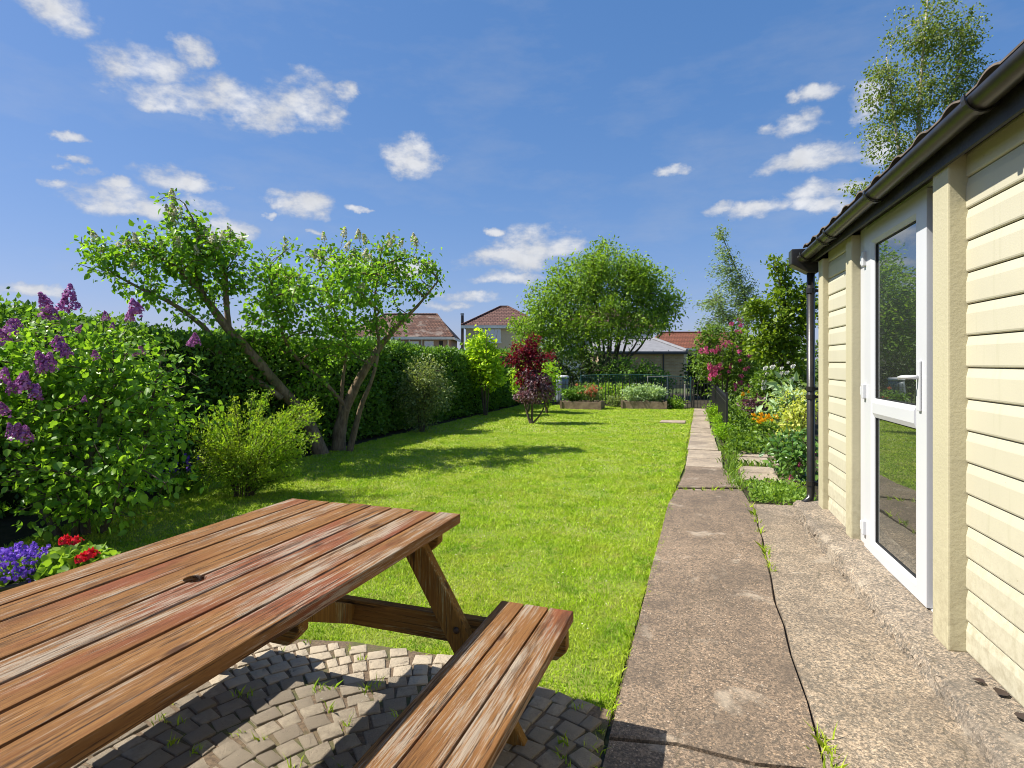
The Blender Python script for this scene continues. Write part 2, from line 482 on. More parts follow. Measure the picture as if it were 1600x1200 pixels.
MT['fl_pink'] = leafmat('pink_blossom', (0.42, 0.04, 0.15), (0.70, 0.16, 0.32), 0.3, 0.5, 0.2, tcol=(1, 1, 1))
MT['fl_salmon'] = leafmat('salmon_blossom', (0.60, 0.16, 0.09), (0.78, 0.32, 0.20), 0.3, 0.5, 0.2, tcol=(1, 1, 1))
MT['fl_orange'] = leafmat('orange_blossom', (0.80, 0.36, 0.01), (0.88, 0.52, 0.02), 0.3, 0.5, 0.2, tcol=(1, 1, 1))
MT['fl_white'] = leafmat('white_blossom', (0.70, 0.68, 0.60), (0.82, 0.80, 0.74), 0.3, 0.5, 0.2, tcol=(1, 1, 1))


# ================================================================== mesh helpers
def tag(o, label=None, cat=None, group=None, kind=None):
    if label: o['label'] = label
    if cat: o['category'] = cat
    if group: o['group'] = group
    if kind: o['kind'] = kind
    return o


def empty(name, loc=(0, 0, 0), rz=0.0):
    o = bpy.data.objects.new(name, None)
    o.empty_display_size = 0.2
    COL.objects.link(o)
    o.location = loc
    o.rotation_euler = (0, 0, rz)
    return o


def link(name, me, mat=None, parent=None, local=False, kind=None):
    """link mesh; when the parent is unrotated and local is False the mesh is in world coordinates"""
    if mat is not None and len(me.materials) == 0:
        me.materials.append(MT[mat] if isinstance(mat, str) else mat)
    o = bpy.data.objects.new(name, me)
    COL.objects.link(o)
    if parent is not None:
        o.parent = parent
        if not local:
            p = Vector((0, 0, 0)); q = parent
            while q is not None:
                p += q.location; q = q.parent
            o.location = -p
    if kind: o['kind'] = kind
    return o


def mesh_np(name, V, F, smooth=False):
    """V (n,3), F (m,k) constant face size"""
    V = np.asarray(V, dtype=np.float32); F = np.asarray(F, dtype=np.int32)
    me = bpy.data.meshes.new(name)
    me.vertices.add(len(V)); me.vertices.foreach_set('co', V.ravel())
    k = F.shape[1]
    me.loops.add(F.size); me.loops.foreach_set('vertex_index', F.ravel())
    me.polygons.add(len(F))
    me.polygons.foreach_set('loop_start', np.arange(0, F.size, k, dtype=np.int32))
    me.polygons.foreach_set('loop_total', np.full(len(F), k, dtype=np.int32))
    if smooth:
        me.polygons.foreach_set('use_smooth', np.ones(len(F), dtype=bool))
    me.update(calc_edges=True)
    return me


class MB:
    def __init__(s): s.v = []; s.f = []
    def add(s, V, F):
        b = len(s.v); s.v += [tuple(x) for x in V]; s.f += [tuple(i + b for i in f) for f in F]
    def box(s, x0, x1, y0, y1, z0, z1):
        V = [(x0, y0, z0), (x1, y0, z0), (x1, y1, z0), (x0, y1, z0), (x0, y0, z1), (x1, y0, z1), (x1, y1, z1), (x0, y1, z1)]
        s.add(V, [(0, 3, 2, 1), (4, 5, 6, 7), (0, 1, 5, 4), (1, 2, 6, 5), (2, 3, 7, 6), (3, 0, 4, 7)])
    def prism(s, poly, axis, a, b):
        """poly: 2D points counter-clockwise; extruded from a to b along axis"""
        n = len(poly)
        def mk(p, t):
            return {0: (t, p[0], p[1]), 1: (p[0], t, p[1]), 2: (p[0], p[1], t)}[axis]
        V = [mk(p, a) for p in poly] + [mk(p, b) for p in poly]
        F = [tuple(range(n))[::-1], tuple(range(n, 2 * n))]
        F += [(i, (i + 1) % n, n + (i + 1) % n, n + i) for i in range(n)]
        s.add(V, F)
    def tube(s, pts, rad, sides=8, cap=True):
        V, F = tube_np([Vector(p) for p in pts], rad if isinstance(rad, (list, tuple)) else [rad] * len(pts), sides)
        n = len(pts)
        if cap:
            F = F + [tuple(range(sides))[::-1], tuple(range((n - 1) * sides, n * sides))]
        s.add(V, F)
    def mesh(s, name, bevel=0.0, seg=1, smooth=False):
        me = bpy.data.meshes.new(name)
        me.from_pydata(s.v, [], s.f)
        bm = bmesh.new(); bm.from_mesh(me)
        bmesh.ops.recalc_face_normals(bm, faces=bm.faces)
        if bevel:
            es = [e for e in bm.edges if len(e.link_faces) == 2 and e.calc_face_angle(0) > 0.5]
            bmesh.ops.bevel(bm, geom=es, offset=bevel, segments=seg, profile=0.6, affect='EDGES', clamp_overlap=True)
        if smooth:
            for f in bm.faces: f.smooth = True
        bm.to_mesh(me); bm.free(); me.update()
        return me


def tube_np(pts, rad, sides):
    V = []; F = []
    n = len(pts)
    up = Vector((0, 0, 1))
    prev = None
    for i, p in enumerate(pts):
        t = (pts[min(i + 1, n - 1)] - pts[max(i - 1, 0)])
        if t.length < 1e-9: t = Vector((0, 0, 1))
        t.normalize()
        if prev is None:
            a = up if abs(t.z) < 0.9 else Vector((1, 0, 0))
            u = t.cross(a).normalized()
        else:
            u = (prev - t * prev.dot(t))
            if u.length < 1e-6: u = t.cross(up)
            u.normalize()
        prev = u
        w = t.cross(u)
        for k in range(sides):
            a = 2 * math.pi * k / sides
            V.append(tuple(p + (u * math.cos(a) + w * math.sin(a)) * rad[i]))
    for i in range(n - 1):
        for k in range(sides):
            k2 = (k + 1) % sides
            F.append((i * sides + k, i * sides + k2, (i + 1) * sides + k2, (i + 1) * sides + k))
    return V, F


def unit(a):
    return a / np.maximum(np.linalg.norm(a, axis=-1, keepdims=True), 1e-9)


LEAF_OV = np.array([(0, 0, 0), (0.42, 0.24, 0.07), (0.40, 0.58, 0.05), (0, 1, -0.12), (-0.40, 0.58, 0.05), (-0.42, 0.24, 0.07)], dtype=np.float32)
LEAF_OV_F = np.array([(0, 1, 2, 3), (3, 4, 5, 0)])
LEAF_K = np.array([(0, 0, 0), (0.45, 0.45, 0.1), (0, 1, -0.1), (-0.45, 0.45, 0.1)], dtype=np.float32)
LEAF_K_F = np.array([(0, 1, 2), (2, 3, 0)])


def leaves_np(P, D, size, width=0.7, shape='ov', r=None, flat=0.5):
    """leaf blades: base P, axis D, random roll but with faces tending to look up (flat)"""
    r = r or rng
    n = len(P)
    D = unit(D)
    up = np.tile(np.array([[0, 0, 1.0]]), (n, 1)) * flat + r.normal(0, 1, (n, 3)) * (1 - flat) * 0.9
    S = np.cross(D, up); S = unit(S)
    N = np.cross(S, D)
    T, F = (LEAF_OV, LEAF_OV_F) if shape == 'ov' else (LEAF_K, LEAF_K_F)
    sz = np.broadcast_to(np.asarray(size, dtype=np.float32), (n,)).reshape(n, 1, 1)
    V = P[:, None, :] + sz * (T[None, :, 0:1] * width * S[:, None, :] + T[None, :, 1:2] * D[:, None, :] + T[None, :, 2:3] * N[:, None, :])
    k = len(T)
    FF = (F[None, :, :] + (np.arange(n) * k)[:, None, None]).reshape(-1, F.shape[1])
    return V.reshape(-1, 3), FF


def in_blobs(blobs, n, shell=0.5, r=None):
    """random points in a union of ellipsoids ((c),rx,ry,rz); biased to the outside; blobs turned with the camera yaw"""
    r = r or rng
    w = np.array([b[1] * b[2] * b[3] for b in blobs]) ** 0.75
    w = w / w.sum()
    idx = r.choice(len(blobs), n, p=w)
    d = unit(r.normal(0, 1, (n, 3)))
    rad = r.uniform(0, 1, (n, 1)) ** shell
    c = np.array([b[0] for b in blobs])[idx]
    s = np.array([[b[1], b[2], b[3]] for b in blobs])[idx]
    q = d * rad * s
    ca, sa = math.cos(R(18.72)), math.sin(R(18.72))
    q = np.stack([q[:, 0] * ca - q[:, 1] * sa, q[:, 0] * sa + q[:, 1] * ca, q[:, 2]], 1)
    return c + q, c, d


def grow(limbs, attr, seg=0.16, rt=0.004, r=None, sides=5, pull=0.35):
    """twigs from limb nodes out to every attractor; returns twig mesh data and twig directions"""
    r = r or rng
    pos = []; dirs = []
    for l in limbs:
        pts = [np.array(p[:3]) for p in l]
        for a, b in zip(pts[:-1], pts[1:]):
            m = max(1, int(np.linalg.norm(b - a) / seg))
            for t in range(m):
                pos.append(a + (b - a) * (t + 1) / m); dirs.append(unit(b - a))
    base_n = len(pos)
    cap = base_n + len(attr) * 14 + 10
    PA = np.zeros((cap, 3)); DA = np.zeros((cap, 3)); PR = np.full(cap, -1, dtype=int); CN = np.zeros(cap); GEN = np.zeros(cap)
    PA[:base_n] = pos; DA[:base_n] = dirs
    n = base_n
    d0 = np.min(np.linalg.norm(attr[:, None, :] - PA[None, :base_n, :], axis=2), axis=1)
    order = np.argsort(d0)
    chains = []
    tipdir = np.zeros((len(attr), 3))
    for ai in order:
        a = attr[ai]
        dv = a - PA[:n]
        dist = np.linalg.norm(dv, axis=1)
        cosang = np.sum(dv * DA[:n], axis=1) / np.maximum(dist, 1e-6)
        cost = dist * (1.25 - 0.35 * cosang) + 0.02 * (dist < 0.05) + 0.09 * GEN[:n]
        j = int(np.argmin(cost)); L = dist[j]
        m = int(min(12, max(2, round(L / seg))))
        ctrl = PA[j] + DA[j] * min(L * pull, 0.16) * max(0.0, cosang[j]) + (a - PA[j]) * 0.25 + r.normal(0, 0.05, 3) * min(L, 0.8)
        prev = j; ch = [j]
        for t in range(1, m + 1):
            s = t / m
            q = (1 - s) ** 2 * PA[j] + 2 * s * (1 - s) * ctrl + s * s * a
            if t < m: q = q + r.normal(0, 0.025, 3) * min(L, 0.6)
            PA[n] = q; DA[n] = unit(q - PA[prev]); PR[n] = prev; GEN[n] = GEN[j] + 1
            prev = n; ch.append(n); n += 1
        tipdir[ai] = DA[prev]
        chains.append(ch)
        q = prev
        while q >= base_n:
            CN[q] += 1; q = PR[q]
    V = []; F = []; b = 0
    for ch in chains:
        pts = [Vector(PA[i]) for i in ch]
        rad = [min(rt * max(1.0, CN[i]) ** 0.46, rt * 4.2) for i in ch]
        rad[0] = rad[1]
        v, f = tube_np(pts, rad, sides if rad[1] > 0.012 else 3)
        V += v; F += [tuple(x + b for x in q) for q in f]; b += len(v)
    return V, F, tipdir


def mesh_py(name, V, F, smooth=True):
    me = bpy.data.meshes.new(name)
    me.from_pydata(V, [], F)
    if smooth: me.polygons.foreach_set('use_smooth', np.ones(len(me.polygons), dtype=bool))
    me.update()
    return me


def smooth_poly(l, k=4):
    """Catmull-Rom through (x,y,z,r)"""
    P = [np.array(p, dtype=float) for p in l]
    P = [2 * P[0] - P[1]] + P + [2 * P[-1] - P[-2]]
    out = []
    for i in range(1, len(P) - 2):
        for t in range(k):
            s = t / k
            a, b, c, d = P[i - 1], P[i], P[i + 1], P[i + 2]
            out.append(0.5 * ((2 * b) + (-a + c) * s + (2 * a - 5 * b + 4 * c - d) * s * s + (-a + 3 * b - 3 * c + d) * s ** 3))
    out.append(P[-2])
    return out


def limb_mesh(l, sides=10, wob=0.08):
    pts = smooth_poly(l)
    V, F = tube_np([Vector(p[:3]) for p in pts], [max(0.003, p[3]) for p in pts], sides)
    V2 = []
    for i, v in enumerate(V):
        c = Vector(pts[i // sides][:3]); d = Vector(v) - c
        k = 1 + wob * 2 * mnoise.noise(Vector(v) * 9)
        V2.append(tuple(c + d * k))
    n = len(pts)
    F = F + [tuple(range((n - 1) * sides, n * sides))]
    return mesh_py('limb', V2, F)


def plant(name, base, label, cat, limbs, blobs, n_attr, per, leaf, leafmat_, twigmat='bark_grey', spread=0.12, width=0.7, shape='ov',
          shell=0.5, droop=0.25, flat=0.45, seg=0.16, rt=0.004, trunk='trunk', crown='crown', group=None, seed=1, limb_parts=True,
          outward=0.5, wind=(0, 0, 0), twig_len=0.2, attr=None, singles=0):
    """a tree or shrub: hand laid limbs, twigs grown to every leafy point, thousands of single leaves"""
    r = np.random.default_rng(seed)
    root = empty(name, base)
    tag(root, label, cat, group)
    if attr is None: attr, cen, _ = in_blobs(blobs, n_attr, shell, r)
    else: cen = np.tile(np.mean(attr, axis=0), (len(attr), 1))
    attr[:, 2] = np.maximum(attr[:, 2], 0.06)
    V, F, td = grow(limbs, attr, seg, rt, r)
    for l in limbs:
        link(trunk, limb_mesh(l), twigmat, root)
    link('twigs', mesh_py('twigs', V, F), twigmat, root, kind='stuff')
    n = len(attr) * per
    ai = np.repeat(np.arange(len(attr)), per)
    P = attr[ai] - td[ai] * r.uniform(0, twig_len, (n, 1)) + r.normal(0, spread, (n, 3)) * np.array([1, 1, 0.8])
    P[:, 2] = np.maximum(P[:, 2], 0.04)
    out = unit(P - cen[ai]) * outward
    D = unit(td[ai] * 0.5 + out + r.normal(0, 0.7, (n, 3)) + np.array([0, 0, -droop]) + np.array(wind))
    size = leaf * np.clip(r.normal(0.9, 0.25, n), 0.35, 1.5)
    V, F = leaves_np(P, D, size, width, shape, r, flat)
    if singles:
        # the leaves that show largest from the garden are objects of their own
        k = 6 if shape == 'ov' else 4
        V3 = V.reshape(n, k, 3)
        near = np.argsort(np.linalg.norm(P - np.array([0, 0, 1.35]), axis=1))[:int(singles * 2.2)]
        near = r.choice(near, singles, replace=False)
        one = {}
        for q in near:
            o = bpy.data.objects.new('leaf', single_leaf(width, leafmat_)); COL.objects.link(o); o.parent = root
            x_ = V3[q, 1] - V3[q, 5]; y_ = V3[q, 3] - V3[q, 0]
            X = Vector(x_).normalized(); Y = Vector(y_).normalized(); Z = X.cross(Y).normalized(); X = Y.cross(Z)
            m = Matrix((X, Y, Z)).transposed()
            o.rotation_euler = m.to_euler(); o.location = Vector(P[q]) - root.location; o.scale = (float(size[q]),) * 3
        keep = np.ones(n, dtype=bool); keep[near] = False
        V = V3[keep].reshape(-1, 3); T, F0 = (LEAF_OV, LEAF_OV_F)
        F = (F0[None] + (np.arange(keep.sum()) * k)[:, None, None]).reshape(-1, F0.shape[1])
    link(crown, mesh_np(crown, V, F), leafmat_, root, kind='stuff')
    return root, attr, td


LEAF_CACHE = {}


def single_leaf(width, mat):
    key = (width, mat)
    if key not in LEAF_CACHE:
        T = LEAF_OV.copy(); T[:, 0] *= width
        me = mesh_np('leaf', T, LEAF_OV_F); me.materials.append(MT[mat]); LEAF_CACHE[key] = me
    return LEAF_CACHE[key]


def floret_cluster(name, n=90, h=0.17, rad=0.055, fs=0.016, seed=0, cone=True):
    """panicle of small four-petalled florets round a cone"""
    r = np.random.default_rng(seed)
    t = r.uniform(0, 1, n)
    rr = rad * ((1 - t) ** 0.75 * 0.95 + 0.08) if cone else rad * np.sqrt(np.maximum(1 - (2 * t - 1) ** 2, 0.02))
    a = r.uniform(0, 2 * math.pi, n)
    C = np.stack([rr * np.cos(a), rr * np.sin(a), t * h], 1) + r.normal(0, fs * 0.25, (n, 3))
    N = unit(np.stack([np.cos(a), np.sin(a), 0.45 + r.normal(0, .3, n)], 1) + r.normal(0, 0.25, (n, 3)))
    S = unit(np.cross(N, r.normal(0, 1, (n, 3)))); T = np.cross(N, S)
    f = fs * r.uniform(0.7, 1.25, (n, 1))
    V = np.stack([C + S * f, C + T * f * 0.9 - N * f * 0.2, C - S * f, C - T * f * 0.9 - N * f * 0.2], 1).reshape(-1, 3)
    F = np.arange(4 * n).reshape(n, 4)
    return mesh_np(name, V, F)


def place_part(name, me, parent, world_loc, d=None, scale=1.0, spin=0.0, kind=None):
    o = bpy.data.objects.new(name, me)
    COL.objects.link(o)
    o.parent = parent
    o.location = Vector(world_loc) - parent.location
    q = Vector(d if d is not None else (0, 0, 1)).to_track_quat('Z', 'Y')
    o.rotation_euler = (q @ Matrix.Rotation(spin, 3, 'Z').to_quaternion()).to_euler()
    o.scale = (scale,) * 3 if isinstance(scale, (int, float)) else scale
    if kind: o['kind'] = kind
    return o


# ================================================================== the ground
def sheet(name, poly, z, mat, parent=None):
    me = bpy.data.meshes.new(name)
    me.from_pydata([(x, y, z) for x, y in poly], [], [tuple(range(len(poly)))])
    me.update()
    return link(name, me, mat, parent)


def ring(rad, n=48, c=(0, 20)):
    return [(c[0] + rad * math.cos(2 * math.pi * i / n), c[1] + rad * math.sin(2 * math.pi * i / n)) for i in range(n)]


tag(sheet('ground', ring(900), -0.012, 'ground'), kind='structure')
tag(sheet('planting_border_soil', [(-7.5, -3), (-3.6, -3), (-4.4, 1.6), (-5.0, 3.2), (-5.3, 5.2), (-5.4, 7), (-5.45, 9), (-5.5, 12), (-5.55, 18.8), (-7.5, 18.8)], -0.004, 'soil'), kind='structure')
tag(sheet('flower_bed_soil', [(0.2, 5.95), (2.6, 5.95), (4.5, 18.8), (0.05, 18.8), (0.22, 9.3)], -0.004, 'soil'), kind='structure')
tag(sheet('vegetable_plot_soil', [(-5.2, 17.5), (0.05, 17.5), (0.05, 26), (-5.2, 26)], -0.002, 'soil'), kind='structure')

LAWN = [(-3.6, -3), (-4.4, 1.6), (-5.0, 3.2), (-5.3, 5.2), (-5.4, 7), (-5.45, 9), (-5.5, 12), (-5.55, 17.6), (-0.36, 17.6), (-0.33, 10), (-0.28, 7.7), (-0.34, 6.0), (-0.35, 2.2), (-0.7, 2.25), (-1.1, 2.36), (-1.6, 2.33), (-2.1, 2.2), (-2.5, 1.9), (-2.6, -3)]
lawn = tag(sheet('lawn', LAWN, 0.002, 'turf'), kind='structure')


def in_poly(P, poly):
    x, y = P[:, 0], P[:, 1]
    ins = np.zeros(len(P), dtype=bool)
    n = len(poly)
    for i in range(n):
        x1, y1 = poly[i]; x2, y2 = poly[(i + 1) % n]
        c = ((y1 > y) != (y2 > y)) & (x < (x2 - x1) * (y - y1) / (y2 - y1 + 1e-12) + x1)
        ins ^= c
    return ins


def blade_mesh(P, h, wd, r, lean=0.5):
    n = len(P)
    a = r.uniform(0, 2 * math.pi, n); s = np.stack([np.cos(a), np.sin(a), np.zeros(n)], 1)
    la = r.uniform(0, 2 * math.pi, n); ll = r.uniform(0.1, 1.0, n) * lean
    ln = np.stack([np.cos(la) * ll, np.sin(la) * ll, np.ones(n)], 1)
    h = h.reshape(n, 1); wd = wd.reshape(n, 1)
    mid = P + ln * h * 0.55 * np.array([0.6, 0.6, 1])
    tip = P + ln * h * np.array([1.25, 1.25, 0.92])
    V = np.stack([P - s * wd * 0.5, P + s * wd * 0.5, mid + s * wd * 0.4, tip, mid - s * wd * 0.4], 1).reshape(-1, 3)
    b = np.arange(n) * 5
    F = np.stack([b, b + 1, b + 2, b + 3, b + 4], 1)
    return V, F


def make_lawn_grass():
    r = np.random.default_rng(21)
    parts = []
    # distance bands (metres from the camera): density falls as blades can no longer be told apart
    for d0, d1, dens, hh, ww in ((0, 3.2, 22000, .017, .0040), (3.2, 4.6, 14000, .018, .0050), (4.6, 7.0, 6500, .022, .0075), (7.0, 11, 2900, .024, .011), (11, 19, 1100, .025, .018)):
        A = [(-5.2, 17.6)]
        x0, x1, y0, y1 = -5.55, -0.25, 1.0, min(17.6, d1 + 1)
        n = int((x1 - x0) * (y1 - y0) * dens)
        P = np.stack([r.uniform(x0, x1, n), r.uniform(y0, y1, n), np.full(n, 0.002)], 1)
        d = np.hypot(P[:, 0], P[:, 1])
        P = P[(d >= d0) & (d < d1)]
        P = P[in_poly(P, LAWN)]
        # stay in what the garden view covers
        az = np.arctan2(P[:, 0], P[:, 1])
        P = P[(az > -1.12)]
        nz = np.array([mnoise.noise(Vector((p[0] * 3, p[1] * 3, 0))) for p in P]) if len(P) < 400000 else np.zeros(len(P))
        keep = r.uniform(0, 1, len(P)) < (0.80 + 0.45 * nz)
        P = P[keep]; nz = nz[keep]
        h = hh * r.uniform(0.5, 1.25, len(P)) * (1 + 0.5 * nz)
        parts.append(blade_mesh(P, h, ww * r.uniform(0.7, 1.3, len(P)), r, 1.0))
    b = 0; VV = []; FF = []
    for V, F in parts:
        VV.append(V); FF.append(F + b); b += len(V)
    o = link('lawn_grass', mesh_np('lawn_grass', np.concatenate(VV), np.concatenate(FF)), 'grass')
    tag(o, 'short mown sunlit grass of the lawn', 'grass', kind='stuff')


make_lawn_grass()


def fallen_petals():
    r = np.random.default_rng(77)
    n = 520
    P = np.stack([r.uniform(-5.0, -.5, n), r.uniform(2.6, 13, n), r.uniform(.022, .03, n)], 1)
    P = P[in_poly(P, LAWN)]
    d = np.hypot(P[:, 0], P[:, 1])
    V, F = leaves_np(P, r.normal(0, 1, (len(P), 3)) * np.array([1, 1, .1]), .008 + .0012 * d, .8, 'k', r, .9)
    tag(link('fallen_petals', mesh_np('fallen_petals', V, F), 'fl_white'), 'tiny white petals and daisies scattered over the lawn', 'petals', kind='stuff')


fallen_petals()


def grass_tufts(name, spots, label, mat='grass', h=(0.06, 0.13), per=60, rad=0.06, seed=5, w=0.006):
    r = np.random.default_rng(seed)
    PP = []
    for (x, y, z, s) in spots:
        n = max(4, int(per * s))
        PP.append(np.stack([x + r.normal(0, rad * s, n), y + r.normal(0, rad * s, n), np.full(n, z)], 1))
    P = np.concatenate(PP)
    V, F = blade_mesh(P, r.uniform(h[0], h[1], len(P)), np.full(len(P), w) * r.uniform(.7, 1.4, len(P)), r, 0.9)
    o = link(name, mesh_np(name, V, F), mat)
    tag(o, label, 'grass', kind='stuff')
    return o


# ------------------------------------------------------------------ concrete path and slabs
def slab_mesh(poly, z0, z1, seed=0, sub=0.12, jag=0.012, edge_r=0.008):
    """slab with a slightly broken outline and worn top edge"""
    rr = random.Random(seed)
    pts = []
    n = len(poly)
    for i in range(n):
        a = Vector(poly[i]); b = Vector(poly[(i + 1) % n])
        m = max(1, int((b - a).length / sub))
        nrm = Vector(((b - a).y, -(b - a).x)).normalized()
        for t in range(m):
            p = a + (b - a) * (t / m)
            k = mnoise.noise(Vector((p.x * 6 + seed, p.y * 6, seed * 1.7))) * jag * 1.6 + rr.uniform(-1, 1) * jag * 0.4
            pts.append(p - nrm * (abs(k) if t else abs(k) * 0.6))
    c = sum(pts, Vector((0, 0))) / len(pts)
    m = len(pts)
    ins = []
    for p in pts:
        d = (c - p)
        ins.append(p + d.normalized() * edge_r)
    V = [(p.x, p.y, z0) for p in pts] + [(p.x, p.y, z1 - edge_r * 0.7) for p in pts] + [(p.x, p.y, z1) for p in ins]
    F = [(i, (i + 1) % m, m + (i + 1) % m, m + i) for i in range(m)]
    F += [(m + i, m + (i + 1) % m, 2 * m + (i + 1) % m, 2 * m + i) for i in range(m)]
    F += [tuple(range(2 * m, 3 * m))]
    me = bpy.data.meshes.new('slab'); me.from_pydata(V, [], F); me.update()
    return me


path = tag(sheet('garden_path', [(-0.36, -1), (0.86, -1), (0.86, 5.95), (0.36, 6.0), (0.33, 7.7), (0.2, 7.75), (0.12, 11), (-0.02, 17.6), (-0.36, 17.6), (-0.3, 10), (-0.25, 7.7), (-0.33, 6.0)], -0.001, 'sand'), kind='structure')
for i, (poly, m) in enumerate([
        ([(-0.335, -1), (0.37, -1), (0.365, 2.10), (0.15, 2.065), (-0.1, 2.085), (-0.33, 2.04)], 'concrete'),
        ([(-0.33, 2.055), (-0.1, 2.10), (0.15, 2.08), (0.365, 2.115), (0.372, 2.5), (0.358, 2.9), (0.366, 3.2), (0.355, 3.5), (0.372, 3.9), (0.38, 4.2), (0.374, 4.45), (0.396, 4.75), (0.388, 5.1), (0.404, 5.35), (0.40, 5.62), (0.34, 6.5), (-0.30, 6.28), (-0.35, 5.6), (-0.345, 4)], 'concrete'),
        ([(-0.30, 6.36), (0.34, 6.58), (0.28, 7.1), (0.19, 7.72), (-0.27, 7.70), (-0.25, 7.3)], 'concrete'),
        ([(-0.26, 7.73), (0.19, 7.75), (0.20, 8.42), (-0.27, 8.42)], 'slab_pale'),
        ([(-0.27, 8.44), (0.20, 8.44), (0.20, 9.18), (-0.27, 9.18)], 'slab_pale'),
        ([(-0.29, 9.24), (0.16, 9.26), (0.12, 11.0), (-0.29, 10.95)], 'slab_pale'),
        ([(-0.30, 11.02), (0.11, 11.06), (0.09, 11.45), (-0.30, 11.42)], 'slab_pale'),
        ([(-0.31, 11.5), (0.10, 11.5), (0.09, 12.2), (-0.31, 12.2)], 'slab_pale'),
        ([(-0.32, 12.3), (0.06, 12.3), (0.05, 13.9), (-0.32, 13.9)], 'slab_pale'),
        ([(-0.33, 13.96), (0.04, 13.96), (0.02, 15.2), (-0.33, 15.2)], 'slab_pale'),
        ([(-0.34, 15.26), (0.02, 15.26), (-0.02, 17.4), (-0.35, 17.4)], 'slab_pale'),
        ([(0.372, -1), (0.9, -1), (0.9, 4.52), (0.64, 4.45), (0.388, 4.40), (0.387, 4.2), (0.378, 3.9), (0.362, 3.5), (0.373, 3.2), (0.365, 2.9), (0.378, 2.5), (0.371, 2.1)], 'concrete_pale'),
        ([(0.393, 4.41), (0.64, 4.46), (0.9, 4.53), (0.9, 5.95), (0.60, 5.90), (0.412, 5.86), (0.411, 5.35), (0.396, 5.1), (0.403, 4.75)], 'concrete_pale')]):
    link('path_slab', slab_mesh(poly, -0.06, 0.018 + 0.003 * (i % 3), seed=i + 1, jag=0.0035 if i < 3 or i > 10 else 0.006), m, path)

side = tag(sheet('side_paving', [(0.36, 7.0), (0.98, 7.0), (0.98, 9.45), (0.36, 9.4)], 0.0, 'sand'), kind='structure')
for i, poly in enumerate([[(0.38, 7.05), (0.78, 7.1), (0.78, 7.55), (0.38, 7.5)], [(0.38, 7.54), (0.78, 7.58), (0.80, 7.98), (0.39, 7.95)],
                          [(0.39, 8.12), (0.80, 8.15), (0.82, 8.75), (0.40, 8.7)], [(0.40, 8.8), (0.82, 8.83), (0.84, 9.35), (0.41, 9.3)],
                          [(0.85, 8.2), (1.3, 8.25), (1.3, 8.8), (0.87, 8.75)], [(0.87, 8.85), (1.3, 8.88), (1.3, 9.35), (0.88, 9.32)]]):
    link('path_slab', slab_mesh(poly, -0.05, 0.02, seed=40 + i, jag=0.008), 'slab_pale', side)

stone = link('stepping_stone', slab_mesh([(-1.0, 13.1), (-0.45, 13.15), (-0.45, 13.65), (-1.0, 13.6)], -0.04, 0.03, 77), 'slab_pale')
tag(stone, 'single pale concrete slab lying in the lawn beside the path', 'stepping stone')


# ------------------------------------------------------------------ cobbled patio
def cobble_variants():
    out = []
    rr = random.Random(11)
    for k in range(10):
        bm = bmesh.new()
        bmesh.ops.create_cube(bm, size=1.0)
        for v in bm.verts:
            v.co.x += rr.uniform(-0.075, 0.075); v.co.y += rr.uniform(-0.075, 0.075)
            if v.co.z > 0: v.co.z += rr.uniform(-0.03, 0.03)
        top = [e for e in bm.edges if all(v.co.z > 0 for v in e.verts)]
        vert = [e for e in bm.edges if abs(e.verts[0].co.z - e.verts[1].co.z) > 0.5]
        bmesh.ops.bevel(bm, geom=top + vert, offset=0.055, segments=2, profile=0.5, affect='EDGES', clamp_overlap=True)
        bot = [f for f in bm.faces if f.calc_center_median().z < -0.45]
        bmesh.ops.delete(bm, geom=bot, context='FACES')
        for f in bm.faces: f.smooth = True
        me = bpy.data.meshes.new('cobble'); bm.to_mesh(me); bm.free(); me.update()
        me.materials.append(MT['cobble'])
        out.append(me)
    return out


PATIO = [(-2.7, -1.2), (-0.345, -1.2), (-0.345, 2.21), (-0.7, 2.27), (-1.1, 2.38), (-1.6, 2.36), (-2.1, 2.24), (-2.45, 1.95), (-2.6, 1.2)]
patio = tag(sheet('cobbled_patio', PATIO, 0.0165, 'sand'), kind='structure')


